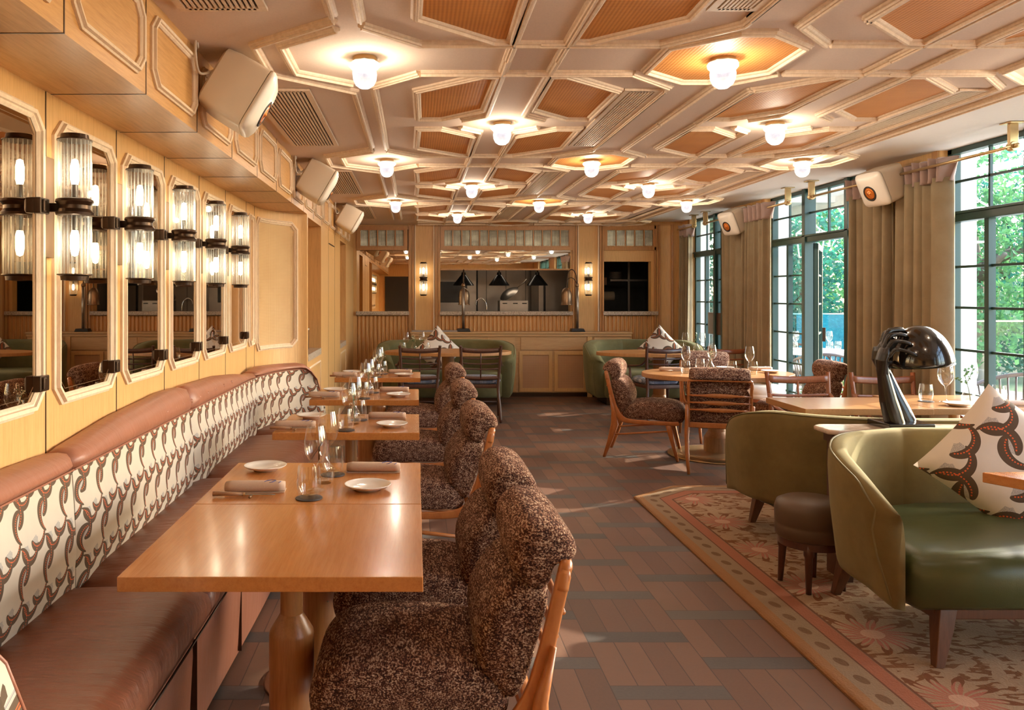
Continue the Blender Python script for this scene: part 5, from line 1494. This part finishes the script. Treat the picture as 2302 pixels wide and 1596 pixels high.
put('rolled_napkin', 'rolled napkin at the right edge of %s' % O, 3.80, 5.06, rz=R(-8))
O = 'the left back table'
put('wine_glass', 'left wine glass on %s' % O, -.13, 10.15); put('wine_glass', 'right wine glass on %s' % O, .07, 10.18); put('bud_vase', 'bud vase with flowers on %s' % O, -.03, 10.08); put('flower_sprig', 'flowers in the bud vase on %s' % O, -.03, 10.08)
put('tumbler', 'left water glass on %s' % O, -.17, 10.0); put('tumbler', 'right water glass on %s' % O, .13, 9.98); put('side_plate', 'side plate on %s' % O, -.13, 9.88)
O = 'the right back table'
put('wine_glass', 'left wine glass on %s' % O, 3.36, 10.0); put('wine_glass', 'right wine glass on %s' % O, 3.58, 10.02); put('bud_vase', 'bud vase with dark twigs on %s' % O, 3.47, 9.92); put('eucalyptus_sprig', 'dark leafy twigs in the bud vase on %s' % O, 3.47, 9.92, rz=1)
put('tumbler', 'left water glass on %s' % O, 3.25, 9.85); put('tumbler', 'right water glass on %s' % O, 3.64, 9.86)

# ================================================================== terrace
struct(MB().box(-14, 45, -12, 60, -.35, -.13).build('ground', 'grass'))
struct(MB().box(9.02, 9.2, Y0, 9.5, -.12, .25).build('trim_2', 'pale_wall'))
struct(MB().box(4.17, 9.0, -3.2, 13.8, 0.0, .006).build('terrace_paving', 'terrace_floor'))
struct(MB().box(4.2, 14.0, 15.4, 15.6, -.12, 1.12).build('wall_garden', 'beige_wall'))
aw = MB().box(4.2, 6.9, 9.9, 20, 3.05, 3.10).box(6.8, 6.9, 9.9, 20, 2.88, 3.06)
for i in range(7): aw.box(4.2, 6.9, 10 + i*1.5, 10.06 + i*1.5, 2.96, 3.05)
tag(aw.build('awning', 'awning', None), 'white awning with cross beams over the far terrace', 'awning')
def balus(lab, x0, y0, x1, y1, n):
    t = thing('glass_balustrade', lab, 'balustrade', (x0, y0, 0)); L_ = math.dist((x0, y0), (x1, y1)); t.rotation_euler = (0, 0, math.atan2(y1 - y0, x1 - x0))
    for i in range(n): MB().box(L_*i/n + .01, L_*(i + 1)/n - .01, -.006, .006, .04, 1.13).build('glass_sheet', 'glass_blue' if i == n - 1 else 'pane', t)
    MB().box(0, L_, -.012, .012, 1.13, 1.15).box(0, L_, -.03, .03, 0.006, .05).build('rail', 'chrome', t); return t
balus('glass balustrade with a blue sheet at the far end of the terrace', 4.6, 13.5, 7.3, 13.5, 3)
balus('glass balustrade in front of the big tree, on the right', 6.2, 9.7, 8.9, 9.7, 2)
t = thing('terrace_table', 'round terrace table under a white cloth seen through the open door', 'table', (5.12, 10.35, 0))
MB().lathe([(0, .74), (.02, .74), (.46, .735), (.46, .71), (0, .71)], 40).build('tabletop', 'rattan_dark', t, smooth=True, auto=True)
MB().lathe([(.05, 0), (.05, .71)], 20).lathe([(0, .03), (.24, .02), (.25, 0)], 30).build('pedestal', 'black_iron', t, smooth=True)
tag(MB().lathe([(0, .004), (.46, .003), (.462, -.004), (.462, -.04)], 48).build('tablecloth', 'white_cloth', None, smooth=True, loc=(5.12, 10.35, .742)), 'white cloth lying over the round terrace table', 'tablecloth')
O = 'the terrace table'
for q, (dx, dy) in enumerate(((-.26, -.05), (-.14, .16), (.02, -.02), (.28, .12))): put('wine_glass', '%s wine glass on %s' % (('leftmost', 'second from left', 'third from left', 'rightmost')[q], O), 5.12 + dx, 10.35 + dy, .747)
for q, (dx, dy) in enumerate(((-.3, -.14), (.16, -.12), (.33, .0))): put('tumbler', '%s water glass on %s' % (('left', 'middle', 'right')[q], O), 5.12 + dx, 10.35 + dy, .747)
def wicker(lab, x, y, rz):
    t = thing('wicker_armchair', lab, 'chair', (x, y, 0), rz)
    # faces +y
    a = [(.30*math.cos(R(q)), -.28*math.sin(R(q)) - .0, .66 + .10*math.sin(R(q))) for q in range(0, 181, 15)]
    MB().tube(spl([(.29, .28, .42)] + [(.315, .20, .58)] + a + [(-.315, .20, .58), (-.29, .28, .42)], 3), .018, 8).build('arm_rail', 'rattan_dark', t, smooth=True)
    sp = MB()
    for q in range(0, 181, 12): sp.tube([(.30*math.cos(R(q)), -.28*math.sin(R(q)), .66 + .10*math.sin(R(q))), (.25*math.cos(R(q)), -.24*math.sin(R(q)), .40)], .008, 6)
    sp.build('spindles', 'rattan_dark', t, smooth=True)
    MB().prism(ellipse(.28, .27, 28), .37, .41).build('seat_frame', 'rattan_dark', t)
    MB().lathe([(0, .47), (.22, .465), (.26, .44), (.25, .41), (0, .41)], 28).build('seat_pad', 'white_cloth', t, smooth=True)
    for sx in (-1, 1):
        for sy in (-1, 1): MB().tube([(sx*.2, sy*.2, .38), (sx*.25, sy*.26, 0.006)], [.017, .011], 8).build('leg', 'rattan_dark', t, smooth=True)
    return t
wk = wicker('curved grey wicker terrace chair left of the round terrace table, back towards the room', 4.86, 9.62, R(-12))
dup(wk, (5.65, 9.95, 0), R(40), 'curved grey wicker terrace chair right of the round terrace table')
dup(wk, (5.35, 11.15, 0), R(180), 'wicker terrace chair beyond the round terrace table')
dup(wk, (5.1, 6.9, 0), R(100), 'wicker terrace chair outside the nearest window, behind the glasses')
t = thing('potted_shrub', 'low bushy green shrub in a grey pot outside the open door', 'plant', (4.58, 8.98, 0.006))
MB().lathe([(0, 0), (.15, 0), (.19, .26), (.17, .26), (.16, .22), (0, .22)], 28).build('pot', 'rattan_dark', t, smooth=True, auto=True)
def leaves(n, shape, size, seed, bend=.3):
    rnd = random.Random(seed); mb = MB()
    for i in range(n):
        c_ = Vector(shape(rnd)); s_ = size*rnd.uniform(.7, 1.3)
        d_ = Vector((rnd.gauss(0, 1), rnd.gauss(0, 1), rnd.gauss(-.25, .7))).normalized(); q = d_.cross(Vector((rnd.gauss(0, 1), rnd.gauss(0, 1), rnd.gauss(0, 1)))).normalized(); nrm = d_.cross(q)
        mb.add([c_, c_ + d_*s_*.45 + q*s_*.24 + nrm*s_*.08, c_ + d_*s_, c_ + d_*s_*.45 - q*s_*.24 + nrm*s_*.08], [(0, 1, 2), (0, 2, 3)])
    return mb
def blob(cs):
    def f(rnd):
        c_, r = rnd.choice(cs)
        while True:
            p = Vector((rnd.uniform(-1, 1), rnd.uniform(-1, 1), rnd.uniform(-1, 1)))
            if .35 < p.length < 1: break
        return (c_[0] + p.x*r, c_[1] + p.y*r, c_[2] + p.z*r*.8)
    return f
leaves(2200, blob([((0, 0, .42), .22), ((.06, .05, .5), .18), ((-.1, 0, .36), .16)]), .035, 4).build('foliage', 'shrub', t)
# lanterns
def lantern(lab, x, y, z):
    t = thing('hanging_lantern', lab, 'lantern', (x, y, z))
    f = MB()
    for k in range(4):
        a = PI/4 + k*PI/2; c_, s_ = math.cos(a), math.sin(a)
        f.tube(spl([(0, 0, .50), (.03*c_, .03*s_, .47), (.07*c_, .07*s_, .38), (.17*c_, .17*s_, .30)], 4), .009, 6)
        f.tube([(.17*c_, .17*s_, .30), (.13*c_, .13*s_, 0)], .009, 6)
        b_ = PI/4 + (k + 1)*PI/2
        for r, zz in ((.17, .30), (.13, 0)): f.tube([(r*c_, r*s_, zz), (r*math.cos(b_), r*math.sin(b_), zz)], .009, 6)
    f.tube([(0, 0, .5), (0, 0, .03)], .006, 6); f.tube([(-.13*.7, -.13*.7, .01), (.13*.7, .13*.7, .01)], .008, 6)
    f.build('cage', 'white_metal', t, smooth=True)
    rg_ = MB().tube([(.025*math.cos(q), 0, .53 + .025*math.sin(q)) for q in [2*PI*k/16 for k in range(17)]], .005, 6, False); rg_.build('hanging_ring', 'white_metal', t, smooth=True)
    MB().tube([(0, 0, .555), (0, 0, 3.06 - z if y > 9.9 else .60)], .003, 5).build('chain', 'white_metal', t)
    for s_ in (-.05, .05): MB().lathe([(0, .06), (.012, .06), (.014, .09), (.024, .12), (.022, .15), (.004, .185)], 14, (s_, 0, 0)).build('lamp_bulb', 'crystal', t, smooth=True)
    return t
lantern('white four-sided lantern cage hanging outside the middle window', 4.92, 10.0, 1.93)
ln2 = lantern('lantern cage hanging outside the nearest window, top right', 5.0, 7.25, 1.93)
tag(MB().box(-.03, .03, -1.2, 1.2, 0, .05).build('lantern_beam', 'white_metal', None, loc=(5.0, 7.25, 2.53)), 'thin white beam outside the nearest window carrying the lantern', 'beam')
MB().box(-.8, 0, -.02, .02, 0, .03).build('beam_arm', 'white_metal', bpy.data.objects['lantern_beam'], loc=(0, .6, 0))
# trees
crown = [((0, 0, 0), 1.25), ((.9, .3, -.3), .9), ((-.8, -.2, -.5), .95), ((.2, .8, .5), .9), ((-.3, -.7, .4), .8), ((.1, -.2, 1.1), .8), ((.5, -.6, -.9), .8), ((-.5, .5, -1.0), .8)]
TV = []
def tree(lab, x, y, h, s_, v, m, trunk=.13):
    t = thing('broadleaf_tree', lab, 'tree', (x, y, -.13), random.uniform(0, 6.2), 'trees beyond the terrace')
    if len(TV) <= v:
        o = leaves(6500, blob(crown), .12, 30 + v).build('foliage', m, t); TV.append(o)
    else:
        o = TV[v].copy(); col.objects.link(o); o.parent = t
        if m != TV[v].data.materials[0].name:
            o.data = TV[v].data
    o.location = (0, 0, h); o.scale = (s_, s_, s_*1.1)
    tr = MB(); tr.tube(spl([(0, 0, 0), (.05, .03, h*.4), (-.05, 0, h*.8), (.05, .05, h + s_*.9)], 4), [trunk*(1 - .055*i) for i in range(13)], 10)
    for k in range(5):
        a = k*1.3; z = h*(.55 + .1*k)
        tr.tube([(0, 0, z), (s_*.5*math.cos(a), s_*.5*math.sin(a), z + s_*.3), (s_*.95*math.cos(a), s_*.95*math.sin(a), z + s_*.5)], [trunk*.45, trunk*.3, trunk*.12], 7)
    tr.build('trunk', 'bark', t, smooth=True)
    return t
tl_ = [('thick trunked leafy tree nearest the right-hand window', 9.6, 13.9, 2.3, 1.05, 0, 'foliage', .30), ('leafy tree behind the thick trunked one on the right', 13.0, 17.6, 2.6, 1.2, 1, 'foliage_b', .14),
       ('dark green tree above the terrace table through the open door', 6.9, 15.6, 1.9, 1.1, 2, 'foliage_b', .15), ('leafy tree left of centre through the middle window', 9.4, 19.6, 2.2, 1.3, 0, 'foliage', .14),
       ('tree beyond the far window by the back wall', 5.2, 18.6, 2.2, 1.25, 1, 'foliage', .13)]
for a in tl_: tree(*a)
tag(leaves(9000, lambda r: (r.uniform(4.3, 12), 14.6 + r.gauss(0, .16), r.uniform(0, 1.2) + .3*r.random()), .11, 77).build('hedge', 'foliage_b', None, loc=(0, 0, -.1)), 'leafy hedge along the garden wall beyond the terrace', 'hedge')
